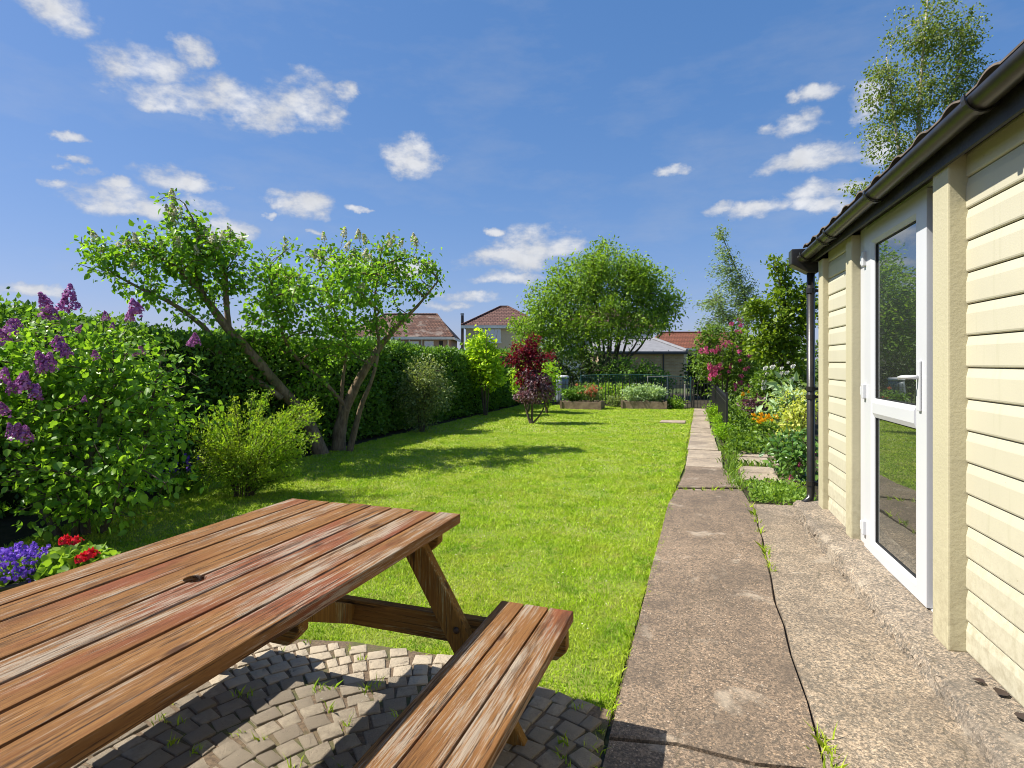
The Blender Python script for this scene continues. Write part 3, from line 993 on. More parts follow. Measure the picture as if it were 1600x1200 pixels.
def lay_cobbles():
    var = cobble_variants()
    rr = random.Random(5)
    cx, cy = -0.75, 1.32
    cells = []
    i = 0
    rad = 0.16
    while rad < 2.2:
        wid = rr.uniform(0.074, 0.088)
        ang = rr.uniform(0, 0.3)
        end = ang + 2 * math.pi
        while ang < end - 0.04 / rad:
            ln = rr.choice((0.055, 0.075, 0.085, 0.092, 0.10)) * rr.uniform(0.93, 1.07)
            da = ln / rad
            a = ang + da / 2
            x = cx + (rad + wid / 2) * math.cos(a); y = cy + (rad + wid / 2) * math.sin(a)
            cells.append((x, y, a, wid, ln))
            ang += da
        rad += wid
    P = np.array([(c[0], c[1]) for c in cells])
    ok = in_poly(P, [(p[0] * 1.0 + (0.05 if p[0] < -1.5 else -0.035 if p[0] > -0.4 else 0), p[1] - 0.02) for p in PATIO])
    # what stands in view, nearest first
    ca, sa = math.cos(R(18.72)), math.sin(R(18.72))
    sel = []
    for c, k in zip(cells, ok):
        if not k: continue
        d = -c[0] * sa + c[1] * ca; r_ = c[0] * ca + c[1] * sa
        if d < 0.9 or abs(r_ / d) > 1.1: continue
        # under the table top: hidden by it
        sel.append((d, c))
    sel.sort(key=lambda t: t[0])
    n = 0
    rest = []
    for d, c in sel:
        x, y, a, w, l = c
        hid = x < -2.3 or (-1.04 < x < -0.74 and y < 2.1)
        if hid or n >= 300:
            rest.append(c); continue
        o = bpy.data.objects.new('cobble', rr.choice(var))
        COL.objects.link(o); o.parent = patio
        o.location = (x, y, -0.012 + rr.uniform(-0.005, 0.005))
        o.rotation_euler = (rr.uniform(-.02, .02), rr.uniform(-.02, .02), a + rr.uniform(-.04, .04) + (math.pi if rr.random() < .5 else 0))
        o.scale = (w * rr.uniform(0.89, 0.95), l * rr.uniform(0.88, 0.94), 0.07)
        n += 1
    mb = MB()
    for (x, y, a, w, l) in rest:
        me = rr.choice(var); ca_, sa_ = math.cos(a), math.sin(a)
        V = []
        for v in me.vertices:
            q = (v.co.x * w * .9, v.co.y * l * .88, v.co.z * .07 - .012)
            V.append((x + q[0] * ca_ - q[1] * sa_, y + q[0] * sa_ + q[1] * ca_, q[2]))
        mb.add(V, [tuple(p.vertices) for p in me.polygons])
    if rest: link('cobbles', mb.mesh('cobbles', smooth=True), 'cobble', patio, kind='stuff')
    return n


NCOB = lay_cobbles()
r_ = random.Random(8)
grass_tufts('joint_weeds', [(r_.uniform(-2.2, -0.38), r_.uniform(1.5, 2.3), 0.015, r_.uniform(0.15, 0.5)) for _ in range(42)] + [(-0.36, y, 0.0, 0.45) for y in np.linspace(1.7, 2.25, 7)],
            'small grass weeds growing between the patio cobbles', h=(0.02, 0.05), per=26, rad=0.035, w=0.004)
grass_tufts('path_edge_grass', [(-0.36 + r_.uniform(-.02, .03), y, 0.0, r_.uniform(.3, .8)) for y in np.arange(2.2, 9.5, 0.08)]
            + [(-0.31 + r_.uniform(-.03, .03), y, 0.0, r_.uniform(.4, .9)) for y in np.arange(7.6, 17.4, 0.14)],
            'ragged grass fringe along the left edge of the path', h=(0.018, 0.038), per=34, rad=0.03, seed=6, w=0.005)
grass_tufts('crack_weeds', [(0.392, y, 0.0, r_.uniform(.2, .55)) for y in (4.0, 4.1, 4.25, 4.32, 4.4, 4.5, 4.9, 5.2, 5.4, 5.5, 5.7)]
            + [(0.385, y, 0.0, 0.5) for y in (2.18, 2.22, 2.28, 2.1)] + [(x, 6.32 + x * .3, 0.0, .35) for x in np.arange(-.3, .34, .09)]
            + [(0.80, y, 0.0, .3) for y in (5.3, 5.5, 5.8)],
            'weeds sprouting from the cracks in the concrete path', h=(0.03, 0.085), per=30, rad=0.03, seed=7, w=0.007)
wl_ = link('low_weeds', mesh_np('low_weeds', *(lambda r, n: leaves_np(np.stack([r.uniform(.40, .98, n), r.uniform(5.92, 6.95, n), np.abs(r.normal(0, .035, n)) + .01], 1), r.normal(0, .8, (n, 3)) + np.array([0, 0, .4]), .035 * r.uniform(.6, 1.4, n), .6, 'ov', r, .6))(np.random.default_rng(17), 1500)), 'leaf_mid')
tag(wl_, 'low leafy weeds between the concrete and the side paving', 'weeds', kind='stuff')
grass_tufts('long_grass', [(0.30 + r_.uniform(-.06, .06), y, 0.0, r_.uniform(.7, 1.2)) for y in np.arange(6.6, 9.6, 0.13)]
            + [(x, r_.uniform(6.0, 6.8), 0.0, r_.uniform(.3, .7)) for x in np.arange(.42, .95, .05)]
            + [(x, r_.uniform(8.0, 8.1), 0.0, .4) for x in np.arange(.42, .8, .05)],
            'tufts of long bright grass between path and side paving', h=(0.04, 0.13), per=34, rad=0.05, seed=8, w=0.009, mat='leaf_mid')


# ================================================================== picnic table
def picnic_table():
    root = empty('picnic_table', (-1.345, 1.2, 0.0), R(-0.8))
    tag(root, 'weathered red-brown wooden picnic table with attached benches on the cobbles', 'picnic table')
    L0, L1 = -0.90, 0.90
    pw, gap = 0.0935, 0.0088
    n = 8
    W = n * pw + (n - 1) * gap
    rr = random.Random(4)

    def plank(name, x0, x1, y0, y1, z0, z1, mat, notch=None, bev=0.004):
        cx, cy, cz = (x0 + x1) / 2, (y0 + y1) / 2, (z0 + z1) / 2
        mb = MB()
        a, b = x0 - cx, x1 - cx
        poly = [(a, y0 - cy), (b, y0 - cy), (b, y1 - cy), (a, y1 - cy)]
        if notch:
            ny, nr, s = notch
            k = [(nr * math.sin(t) , nr * math.cos(t)) for t in np.linspace(0, math.pi, 9)]
            if s > 0:   # notch in the +x edge
                poly = [(a, y0 - cy), (b, y0 - cy)] + [(b - dx, ny - cy - dy) for dx, dy in k] + [(b, y1 - cy), (a, y1 - cy)]
            else:
                poly = [(a, y0 - cy), (b, y0 - cy), (b, y1 - cy), (a, y1 - cy)] + [(a + dx, ny - cy + dy) for dx, dy in k]
        mb.prism(poly, 2, z0 - cz, z1 - cz)
        me = mb.mesh(name, bev, 2)
        o = link(name, me, mat, root, local=True)
        o.location = (cx, cy, cz)
        return o

    for i in range(n):
        x0 = -W / 2 + i * (pw + gap)
        dz = rr.uniform(-0.0015, 0.0015)
        e = rr.uniform(-0.006, 0.006)
        notch = (0.03, 0.026, 1) if i == 3 else (0.03, 0.026, -1) if i == 4 else None
        plank('table_plank', x0, x0 + pw, L0 + e, L1 + e, 0.712 + dz, 0.75 + dz, 'table_wood', notch)
    for s, name in ((1, 'bench'), (-1, 'bench')):
        for i in range(3):
            x0 = 0.598 + i * 0.0945
            e = rr.uniform(-0.005, 0.005)
            if s > 0: plank('bench_plank', x0, x0 + 0.088, L0 + e - 0.02, 0.855 + e, 0.412, 0.45, 'table_wood')
            else: plank('bench_plank', -x0 - 0.088, -x0, L0 + e - 0.02, 0.855 + e, 0.412, 0.45, 'table_wood')

    def batten(name, xa, xb, yc, z0, z1, t=0.04, ch=0.035, mat='cross_wood'):
        mb = MB()
        poly = [(xa + ch, z0), (xb - ch, z0), (xb, z0 + ch), (xb, z1), (xa, z1), (xa, z0 + ch)]
        mb.prism(poly, 1, yc - t / 2, yc + t / 2)
        return link(name, mb.mesh(name, 0.003), mat, root, local=True)

    batten('table_batten', -0.375, 0.375, 0.79, 0.632, 0.7115)
    batten('table_batten', -0.375, 0.375, 0.02, 0.632, 0.7115)
    batten('table_batten', -0.375, 0.375, -0.79, 0.632, 0.7115)
    for yc in (0.77, -0.77):
        batten('seat_beam', -0.875, 0.875, yc, 0.315, 0.4115)
        for s in (-1, 1):
            # splayed leg on the inner face of the beam
            yl = yc - 0.042 if yc > 0 else yc + 0.042
            mb = MB()
            xt, xb, hw = 0.27, 0.70, 0.052
            poly = [(s * (xt - hw), 0.7115), (s * (xt + hw), 0.7115), (s * (xb + hw), 0.0), (s * (xb - hw), 0.0)]
            if s < 0: poly = poly[::-1]
            mb.prism(poly, 1, yl - 0.021, yl + 0.021)
            leg = link('leg', mb.mesh('leg', 0.004), 'leg_wood', root, local=True)
            for (bx, bz) in ((0.46 + 0.02, 0.385), (0.53, 0.34)):
                mbb = MB()
                prof = [(0.0, 0.013), (0.004, 0.012), (0.008, 0.008), (0.0095, 0.0)]
                pts = [(s * bx, yl - 0.0215 - a, bz) for a, _ in prof]
                mbb.tube(pts, [max(0.001, b) for _, b in prof], 10)
                link('bolt', mbb.mesh('bolt', smooth=True), 'steel_dark', leg, local=True)
        # brace from the beam to the middle of the top
        sg = 1 if yc > 0 else -1
        mb = MB()
        y0, z0, y1, z1 = sg * 0.745, 0.36, sg * 0.06, 0.675
        dy, dz = y1 - y0, z1 - z0
        L = math.hypot(dy, dz); ny, nz = -dz / L * 0.036, dy / L * 0.036
        poly = [(y0 + ny, z0 + nz), (y1 + ny, z1 + nz), (y1 - ny, z1 - nz), (y0 - ny, z0 - nz)]
        mb.prism(poly, 0, -0.02, 0.02)
        link('brace', mb.mesh('brace', 0.003), 'leg_wood', root, local=True)


MT['steel_dark'] = simple('rusty_bolt_steel', (0.05, 0.045, 0.04), (0.09, 0.05, 0.03), 60, 0.45, 0.2, 0.5, metal=0.6)
picnic_table()


# ================================================================== shed
MT['cream'] = None


def cream_mat(name, c, rough_bump=0.12, scale=160):
    k = NT(name)
    v = k.coord('World')
    n1 = k.noise(v, 2.0, 3, 0.5); n2 = k.noise(v, scale, 3, 0.6); n3 = k.noise(v, 34, 4, 0.6)
    c2 = k.mix(k.rng(n1, 0.4, 0.65), c, tuple(x * 0.94 for x in c))
    c2 = k.mix(k.rng(n3, 0.73, 0.76, 0, 0.8), c2, (0.25, 0.2, 0.11))
    sz = k.n('ShaderNodeSeparateXYZ'); k.l(v, sz.inputs[0])
    sp_ = k.noise(v, 22, 5, 0.75)
    low = k.math('MULTIPLY', k.rng(sz.outputs[2], 0.75, 0.10), k.rng(sp_, 0.42, 0.68))
    c2 = k.mix(k.math('MULTIPLY', low, 0.55), c2, (0.24, 0.20, 0.12))
    st_ = k.noise(k.coord('World', (1, 9, .55)), 3.0, 4, 0.6)
    c2 = k.mix(k.rng(st_, 0.58, 0.72, 0, 0.22), c2, (0.33, 0.32, 0.19))
    k.col(c2); k.rough(0.5); k.spec(0.4); k.bump(n2, rough_bump, 0.004)
    return k.m


MT['cream'] = cream_mat('cream_painted_board', (0.54, 0.505, 0.375))
MT['cream_post'] = cream_mat('cream_painted_concrete_post', (0.50, 0.455, 0.30), 0.4, 60)
MT['upvc'] = simple('white_upvc', (0.58, 0.585, 0.60), (0.56, 0.565, 0.58), 3, 0.28, 0.0, 0.5)
MT['black_plastic'] = simple('black_gutter_plastic', (0.016, 0.015, 0.015), (0.03, 0.026, 0.02), 7, 0.3, 0.05, 0.5, 'World')
MT['fascia'] = simple('black_painted_fascia', (0.014, 0.013, 0.015), (0.028, 0.025, 0.024), 9, 0.45, 0.2, 0.4, 'World')
MT['roof_sheet'] = simple('weathered_roof_sheet', (0.20, 0.16, 0.13), (0.10, 0.08, 0.065), 6, 0.9, 0.5, 0.2, 'World')
MT['rubber'] = simple('black_glazing_gasket', (0.012, 0.012, 0.012), None, 5, 0.6)
MT['inside'] = simple('dark_shed_interior', (0.05, 0.045, 0.04), None, 3, 0.9)


def glass_mat(name, tint=(0.02, 0.022, 0.02), refl=0.42):
    k = NT(name)
    k.col(tint); k.rough(0.3); k.spec(0.3)
    gl = k.n('ShaderNodeBsdfGlossy'); gl.inputs['Roughness'].default_value = 0.015
    gl.inputs['Color'].default_value = (0.92, 0.95, 0.95, 1)
    fr = k.n('ShaderNodeLayerWeight'); fr.inputs['Blend'].default_value = 0.5
    f = k.rng(fr.outputs['Fresnel'], 0.0, 1.0, refl * 0.5, 1.0)
    n = k.noise(k.coord('World'), 3.0, 2, 0.5)
    b = k.n('ShaderNodeBump'); b.inputs['Strength'].default_value = 0.04; b.inputs['Distance'].default_value = 0.01
    k.l(n, b.inputs['Height']); k.l(b.outputs[0], gl.inputs['Normal'])
    ms = k.n('ShaderNodeMixShader')
    k.l(f, ms.inputs[0]); k.l(k.bsdf.outputs[0], ms.inputs[1]); k.l(gl.outputs[0], ms.inputs[2])
    k.l(ms.outputs[0], k.out.inputs[0])
    return k.m


MT['door_glass'] = glass_mat('dark_double_glazing')


def garden_shed():
    root = empty('garden_shed', (1.06, 2.95, 0.0), R(3.0))
    tag(root, 'cream weatherboarded shed with white glazed door and black gutter', 'shed')

    def P(name, mb, mat, bevel=0.0, parent=None, seg=1, smooth=False):
        return link(name, mb.mesh(name, bevel, seg, smooth), mat, parent or root, local=True)

    # plinth: rough strip of concrete the walls stand on
    ny, nx = 420, 9
    V = []; F = []
    y0, y1 = -3.2, 2.62
    prof = [(-0.214, -0.03), (-0.210, 0.015), (-0.206, 0.045), (-0.200, 0.070), (-0.186, 0.086), (-0.15, 0.091), (-0.07, 0.095), (0.0, 0.098), (0.2, 0.098)]
    for j in range(ny + 1):
        y = y0 + (y1 - y0) * j / ny
        rise = 0.022 * max(0.0, y)
        for i, (x, z) in enumerate(prof):
            q = Vector((x * 4, y * 4, z * 4))
            a = mnoise.noise(q * 1.3) * 0.016 + mnoise.noise(q * 7) * 0.010 + mnoise.noise(q * 17) * 0.012 + mnoise.noise(q * 37) * 0.008
            k = 1.15 if i < 4 else 0.55 if i < 5 else 0.2 if i < 6 else 0.1
            V.append((x + a * k, y, z + rise + (a * 0.8 * k if i else 0)))
    w = nx
    for j in range(ny):
        for i in range(nx - 1):
            F.append((j * w + i, j * w + i + 1, (j + 1) * w + i + 1, (j + 1) * w + i))
    # end cap at the far corner
    last = [ny * w + i for i in range(nx)]
    b = len(V); V.append((0.2, y1, -0.03))
    F.append(tuple(last + [b]))
    me = bpy.data.meshes.new('plinth'); me.from_pydata(V, [], F)
    bm = bmesh.new(); bm.from_mesh(me); bmesh.ops.recalc_face_normals(bm, faces=bm.faces); bm.to_mesh(me); bm.free()
    link('plinth', me, 'plinth', root, local=True)

    # dark core behind the cladding
    mb = MB(); mb.box(0.06, 2.6, -3.2, 0.28, 0.06, 2.25); P('wall_core', mb, 'inside')
    mb = MB(); mb.box(0.16, 2.6, 0.28, 1.56, 0.06, 2.25); P('wall_core', mb, 'inside')
    mb = MB(); mb.box(0.06, 2.6, 1.56, 2.46, 0.06, 2.25); P('wall_core', mb, 'cream')

    # weatherboards
    bh = 0.1365
    def board(ya, yb, zc, ztop=None):
        z0, z1 = zc, zc + bh
        pr = [(0.055, z0), (0.006, z0), (0.001, z0 + 0.003), (-0.001, z0 + 0.010), (-0.001, z0 + bh * 0.68), (0.0, z0 + bh * 0.72), (0.007, z0 + bh * 0.96), (0.012, z0 + bh * 0.98), (0.02, z1 - 0.001), (0.055, z1 - 0.001)]
        mb = MB()
        mb.prism([(p[0], p[1]) for p in pr], 1, ya, yb)
        P('weatherboard', mb, 'cream', 0.0008)
    for i in range(16):
        z = 0.10 + i * bh
        board(-3.2, 0.05, z)
        board(1.70, 2.34, z + 0.02)

    # posts
    def post(ya, yb, xf, z0, z1):
        mb = MB()
        n = 26
        for i in range(1):
            mb.box(xf, 0.12, ya, yb, z0, z1)
        P('concrete_post', mb, 'cream_post', 0.008, seg=2)
    post(0.03, 0.19, -0.068, 0.095, 2.25)
    post(1.575, 1.715, -0.035, 0.12, 2.23)
    post(2.335, 2.475, -0.045, 0.14, 2.20)

    # door: frame, leaf, panes, hinges, handle
    fr = empty('door', (0.02, 0.30, 0.098)); fr.parent = root
    def D(name, mb, mat, bevel=0.0, parent=None, seg=1, smooth=False):
        return link(name, mb.mesh(name, bevel, seg, smooth), mat, parent or fr, local=True)
    # local to the door: y 0..1.27, z 0..2.19 ; x=0 is the frame face
    Y1, Z1 = 1.27, 2.185
    fw = 0.085
    mb = MB()
    mb.box(0, 0.07, 0, 0.12, 0, Z1); mb.box(0, 0.07, Y1 - 0.135, Y1, 0, Z1); mb.box(0.0, 0.07, 0.12, Y1 - 0.135, Z1 - 0.055, Z1); mb.box(0.004, 0.07, 0.12, Y1 - 0.135, -0.005, 0.018)
    D('door_frame', mb, 'upvc', 0.004)
    la, lb, lz0, lz1 = 0.148, 1.130, 0.022, 2.125
    xs = -0.016
    mb = MB()
    st = 0.165
    ga, gb = la + st, lb - 0.165          # glass opening in y
    def mitre_ring(mb, oy0, oy1, oz0, oz1, iy0, iy1, iz0, iz1, x0, x1, slope=0.012):
        # four stiles with mitred corners, face sloping in at the glass
        O = [(oy0, oz0), (oy1, oz0), (oy1, oz1), (oy0, oz1)]
        I = [(iy0, iz0), (iy1, iz0), (iy1, iz1), (iy0, iz1)]
        for i in range(4):
            j = (i + 1) % 4
            def lerp(a, b, t): return (a[0] + (b[0] - a[0]) * t, a[1] + (b[1] - a[1]) * t)
            A0, A1, B0, B1 = O[i], O[j], I[i], I[j]
            M0, M1 = lerp(A0, B0, 0.78), lerp(A1, B1, 0.78)
            V = [(x0, *A0), (x0, *A1), (x0, *M1), (x0, *M0), (x0 + slope, *B1), (x0 + slope, *B0), (x1, *A0), (x1, *A1), (x1, *B1), (x1, *B0)]
            F = [(0, 1, 2, 3), (3, 2, 4, 5), (6, 7, 1, 0), (5, 4, 8, 9), (9, 8, 7, 6)]
            mb.add(V, F)
    mitre_ring(mb, la, lb, lz0, lz1, ga, gb, 0.105, 2.005, xs, 0.06)
    leaf = D('door_leaf', mb, 'upvc')
    mb = MB()
    z0, z1 = 0.902, 1.022
    mb.prism([(xs + 0.012, z0), (xs + 0.0005, z0 + 0.028), (xs + 0.0005, z1 - 0.028), (xs + 0.012, z1), (0.05, z1), (0.05, z0)], 1, ga - 0.004, gb + 0.004)
    D('mid_rail', mb, 'upvc', 0.0, leaf)
    for (a, b) in ((0.105, 0.902), (1.022, 2.005)):
        mb = MB()
        t = 0.007
        for bx in ((ga, ga + t, a, b), (gb - t, gb, a, b), (ga + t, gb - t, a, a + t), (ga + t, gb - t, b - t, b)):
            mb.box(0.002, 0.012, bx[0], bx[1], bx[2], bx[3])
        D('gasket', mb, 'rubber', 0.0, leaf)
        mb = MB(); mb.box(0.009, 0.03, ga + 0.002, gb - 0.002, a + 0.002, b - 0.002)
        D('glass_pane', mb, 'door_glass', 0.0, leaf)
    for z in (0.16, 1.06, 1.935):
        mb = MB()
        mb.box(-0.038, -0.0005, 1.088, 1.128, z - 0.048, z + 0.048)
        mb.box(-0.03, -0.0005, 1.132, 1.178, z - 0.03, z + 0.03)
        D('hinge', mb, 'upvc', 0.006, seg=2)
    mb = MB(); mb.box(xs - 0.012, xs - 0.0005, 0.205, 0.237, 1.00, 1.26)
    h = D('handle_plate', mb, 'upvc', 0.005, leaf, seg=2)
    mb = MB(); mb.tube([(xs - 0.012, 0.221, 1.175), (xs - 0.05, 0.221, 1.175), (xs - 0.062, 0.235, 1.175), (xs - 0.062, 0.29, 1.173), (xs - 0.058, 0.345, 1.168)], [0.011, 0.011, 0.011, 0.010, 0.009], 10)
    D('handle_lever', mb, 'upvc', 0.0, leaf, smooth=True)

    # fascia, soffit, gutter (falls gently to the downpipe), roof
    def gz(y): return 2.268 - 0.018 * (y + 0.7)
    mb = MB(); mb.box(-0.088, -0.071, -3.2, 2.56, 2.20, 2.36); P('fascia_board', mb, 'fascia', 0.002)
    mb = MB(); mb.box(-0.071, 0.06, -3.2, 2.56, 2.251, 2.262); P('soffit', mb, 'fascia')
    n = 14
    V = []; F = []
    ys = np.linspace(-3.2, 2.60, 30)
    gx, gr = -0.140, 0.050
    for y in ys:
        for i in range(n + 1):
            a = math.pi + math.pi * i / n
            V.append((gx + gr * math.cos(a), y, gz(y) + 0.05 + gr * math.sin(a)))
        for i in range(n + 1):
            a = 2 * math.pi - math.pi * i / n
            V.append((gx + (gr - 0.004) * math.cos(a), y, gz(y) + 0.05 + (gr - 0.004) * math.sin(a)))
    m = 2 * (n + 1)
    for j in range(len(ys) - 1):
        for i in range(m):
            F.append((j * m + i, j * m + (i + 1) % m, (j + 1) * m + (i + 1) % m, (j + 1) * m + i))
    F.append(tuple(range(m))); F.append(tuple((len(ys) - 1) * m + i for i in range(m))[::-1])
    me = mesh_py('gutter', V, F, True)
    gut = link('gutter', me, 'black_plastic', root, local=True)
    for y in (-2.2, -1.35, -0.42, 0.72, 1.62, 1.82, 2.42):
        mb = MB()
        pts = [(gx + (gr + 0.006) * math.cos(a), y, gz(y) + 0.05 + (gr + 0.006) * math.sin(a)) for a in np.linspace(math.pi - 0.15, 2 * math.pi + 0.05, 12)]
        V2 = []; F2 = []
        for wv in (-0.014, 0.014):
            for p in pts: V2.append((p[0], p[1] + wv, p[2]))
            for p in pts:
                c = Vector((gx, y, gz(y) + 0.05)); q = c + (Vector(p) - c) * 1.09
                V2.append((q.x, q.y + wv, q.z))
        k = len(pts)
        for i in range(k - 1):
            F2 += [(i, i + 1, 2 * k + i + 1, 2 * k + i), (k + i, k + i + 1, 3 * k + i + 1, 3 * k + i), (i, i + 1, k + i + 1, k + i), (2 * k + i, 2 * k + i + 1, 3 * k + i + 1, 3 * k + i)]
        mb.add(V2, F2)
        mb.box(gx + gr, -0.0885, y - 0.012, y + 0.012, gz(y) + 0.03, gz(y) + 0.05)
        P('gutter_bracket', mb, 'black_plastic', 0.0, gut)
    # union clip near the camera
    # hopper head and downpipe at the far corner
    mb = MB()
    mb.prism([(-0.235, 2.20), (-0.10, 2.12), (-0.02, 2.12), (-0.02, 2.33), (-0.235, 2.33)], 1, 2.565, 2.70)
    P('rain_hopper', mb, 'black_plastic', 0.006)
    dp = MB()
    dp.tube([(-0.07, 2.63, 2.14), (-0.07, 2.63, 0.22), (-0.08, 2.615, 0.165), (-0.135, 2.57, 0.13)], 0.032, 14)
    pipe = P('downpipe', dp, 'black_plastic', smooth=True)
    for z in (1.97, 1.12, 1.05, 0.30):
        mb = MB(); mb.tube([(-0.07, 2.63, z - 0.02), (-0.07, 2.63, z + 0.02)], 0.038, 14)
        mb.box(-0.07, 0.0, 2.618, 2.642, z - 0.012, z + 0.012)
        P('pipe_clip', mb, 'black_plastic', parent=pipe)
    mb = MB(); mb.tube([(0.0, 2.51, 0.16), (0.0, 2.51, 2.2)], 0.009, 8); P('cable', mb, 'upvc')
    # corrugated roof
    V = []; F = []
    ny = 260
    ysr = np.linspace(-3.25, 2.62, ny)
    xs_ = [(-0.135, 2.385), (0.9, 2.60), (2.7, 2.96)]
    for y in ysr:
        ph = (y % 0.30) / 0.30
        wv = 0.02 * max(0.0, math.cos((ph - 0.5) * 2 * math.pi)) ** 0.7
        for (x, z) in xs_: V.append((x, y, z + wv - 0.012 * (y + .7)))
        for (x, z) in xs_[::-1]: V.append((x, y, z + wv - 0.008 - 0.012 * (y + .7)))
    m = 6
    for j in range(ny - 1):
        for i in range(m):
            F.append((j * m + i, j * m + (i + 1) % m, (j + 1) * m + (i + 1) % m, (j + 1) * m + i))
    me = mesh_py('roof_sheet', V, F, False)
    link('roof', me, 'roof_sheet', root, local=True)
    mb = MB(); mb.box(-0.08, 2.6, 2.46, 2.50, 2.2, 2.36); P('barge_board', mb, 'fascia')
    # dry leaves blown against the wall foot
    for i, (x, y, a, s) in enumerate(((-0.03, -0.33, .4, .075), (-0.045, -0.28, 2.0, .05), (-0.03, -0.55, 1.2, .085))):
        Vv, Ff = leaves_np(np.array([[0, 0, 0.0]]), np.array([[math.cos(a), math.sin(a), 0.15]]), s, 0.9, 'ov', flat=0.9)


garden_shed()
MT['dry_leaf'] = simple('dark_dry_leaf', (0.03, 0.022, 0.02), (0.05, 0.03, 0.02), 20, 0.6)
r2 = np.random.default_rng(3)
for i, (x, y, a, s) in enumerate(((1.03, 2.62, .9, .09), (1.02, 2.70, 2.4, .06), (1.05, 2.46, 1.7, .085))):
    Vv, Ff = leaves_np(np.array([[x, y, 0.108]]), np.array([[math.cos(a), math.sin(a), 0.03]]), s * .75, 0.8, 'ov', r2, 0.95)
    o = link('dry_leaf', mesh_np('dry_leaf', Vv, Ff), 'dry_leaf')
    tag(o, ('large dark dead leaf at the foot of the shed wall, nearest the post', 'small dark dead leaf at the foot of the shed wall', 'dark dead leaf on the plinth nearest the camera')[i], 'leaf', 'dead leaves by the shed wall')


# ================================================================== hedge
def hedge():
    root = empty('hedge', (-5.9, 8.0, 0))
    tag(root, 'long dark green clipped hedge along the left side of the lawn', 'hedge')
    r = np.random.default_rng(31)
    xf, xb, ya, yb = -5.75, -6.8, -2.0, 19.2

    def H(y): return 1.58 + 0.26 * np.clip((9 - y) / 7, 0, 1) + 0.05 * np.sin(y * 0.7 + 1) + 0.04 * np.sin(y * 2.1)
    # core
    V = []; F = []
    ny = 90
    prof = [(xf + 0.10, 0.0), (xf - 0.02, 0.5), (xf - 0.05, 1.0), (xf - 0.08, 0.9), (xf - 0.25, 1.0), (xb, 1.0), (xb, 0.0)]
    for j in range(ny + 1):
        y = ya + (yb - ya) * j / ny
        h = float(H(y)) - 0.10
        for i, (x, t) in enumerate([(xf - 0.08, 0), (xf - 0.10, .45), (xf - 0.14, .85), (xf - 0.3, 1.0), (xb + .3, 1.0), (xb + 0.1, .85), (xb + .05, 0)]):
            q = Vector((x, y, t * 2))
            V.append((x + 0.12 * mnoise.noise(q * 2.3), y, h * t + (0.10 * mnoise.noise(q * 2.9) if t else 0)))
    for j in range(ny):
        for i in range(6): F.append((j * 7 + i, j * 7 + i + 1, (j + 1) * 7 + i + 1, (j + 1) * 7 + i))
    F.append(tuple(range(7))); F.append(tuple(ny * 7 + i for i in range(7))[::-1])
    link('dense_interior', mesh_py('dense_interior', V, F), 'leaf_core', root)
    # leaves
    n = 62000
    y = r.uniform(0.5, yb, n)
    face = r.uniform(0, 1, n)
    h = H(y)
    P = np.zeros((n, 3)); N = np.zeros((n, 3))
    fr = face < 0.56
    t = r.uniform(0.02, 1, n)
    lump = np.array([mnoise.noise(Vector((0, yy * 1.5, tt * 3))) for yy, tt in zip(y, t)])
    P[fr] = np.stack([xf + 0.02 + 0.16 * lump[fr] - 0.10 * t[fr] + r.normal(0, .05, fr.sum()), y[fr], t[fr] * h[fr]], 1)
    N[fr] = (1, 0, 0.25)
    tp = ~fr
    s = r.uniform(0, 1, n)
    lump2 = np.array([mnoise.noise(Vector((ss * 2, yy * 1.7, 5))) for yy, ss in zip(y, s)])
    P[tp] = np.stack([xf - 0.05 + (xb - xf) * s[tp], y[tp], h[tp] + 0.10 * lump2[tp] + r.normal(0, .045, tp.sum())], 1)
    N[tp] = (0.1, 0, 1)
    D = unit(N * 0.6 + r.normal(0, 0.7, (n, 3)) + np.array([0, 0, 0.15]))
    d = np.hypot(P[:, 0], P[:, 1])
    V, F = leaves_np(P, D, np.where(d < 8, 0.055, 0.075) * r.uniform(.7, 1.3, n), 0.7, 'k', r, 0.35)
    link('foliage', mesh_np('foliage', V, F), 'leaf_hedge', root, kind='stuff')
    # straggling shoots on the top, left end
    return root


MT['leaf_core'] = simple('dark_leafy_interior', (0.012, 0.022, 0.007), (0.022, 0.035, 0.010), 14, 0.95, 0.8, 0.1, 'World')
hedge()

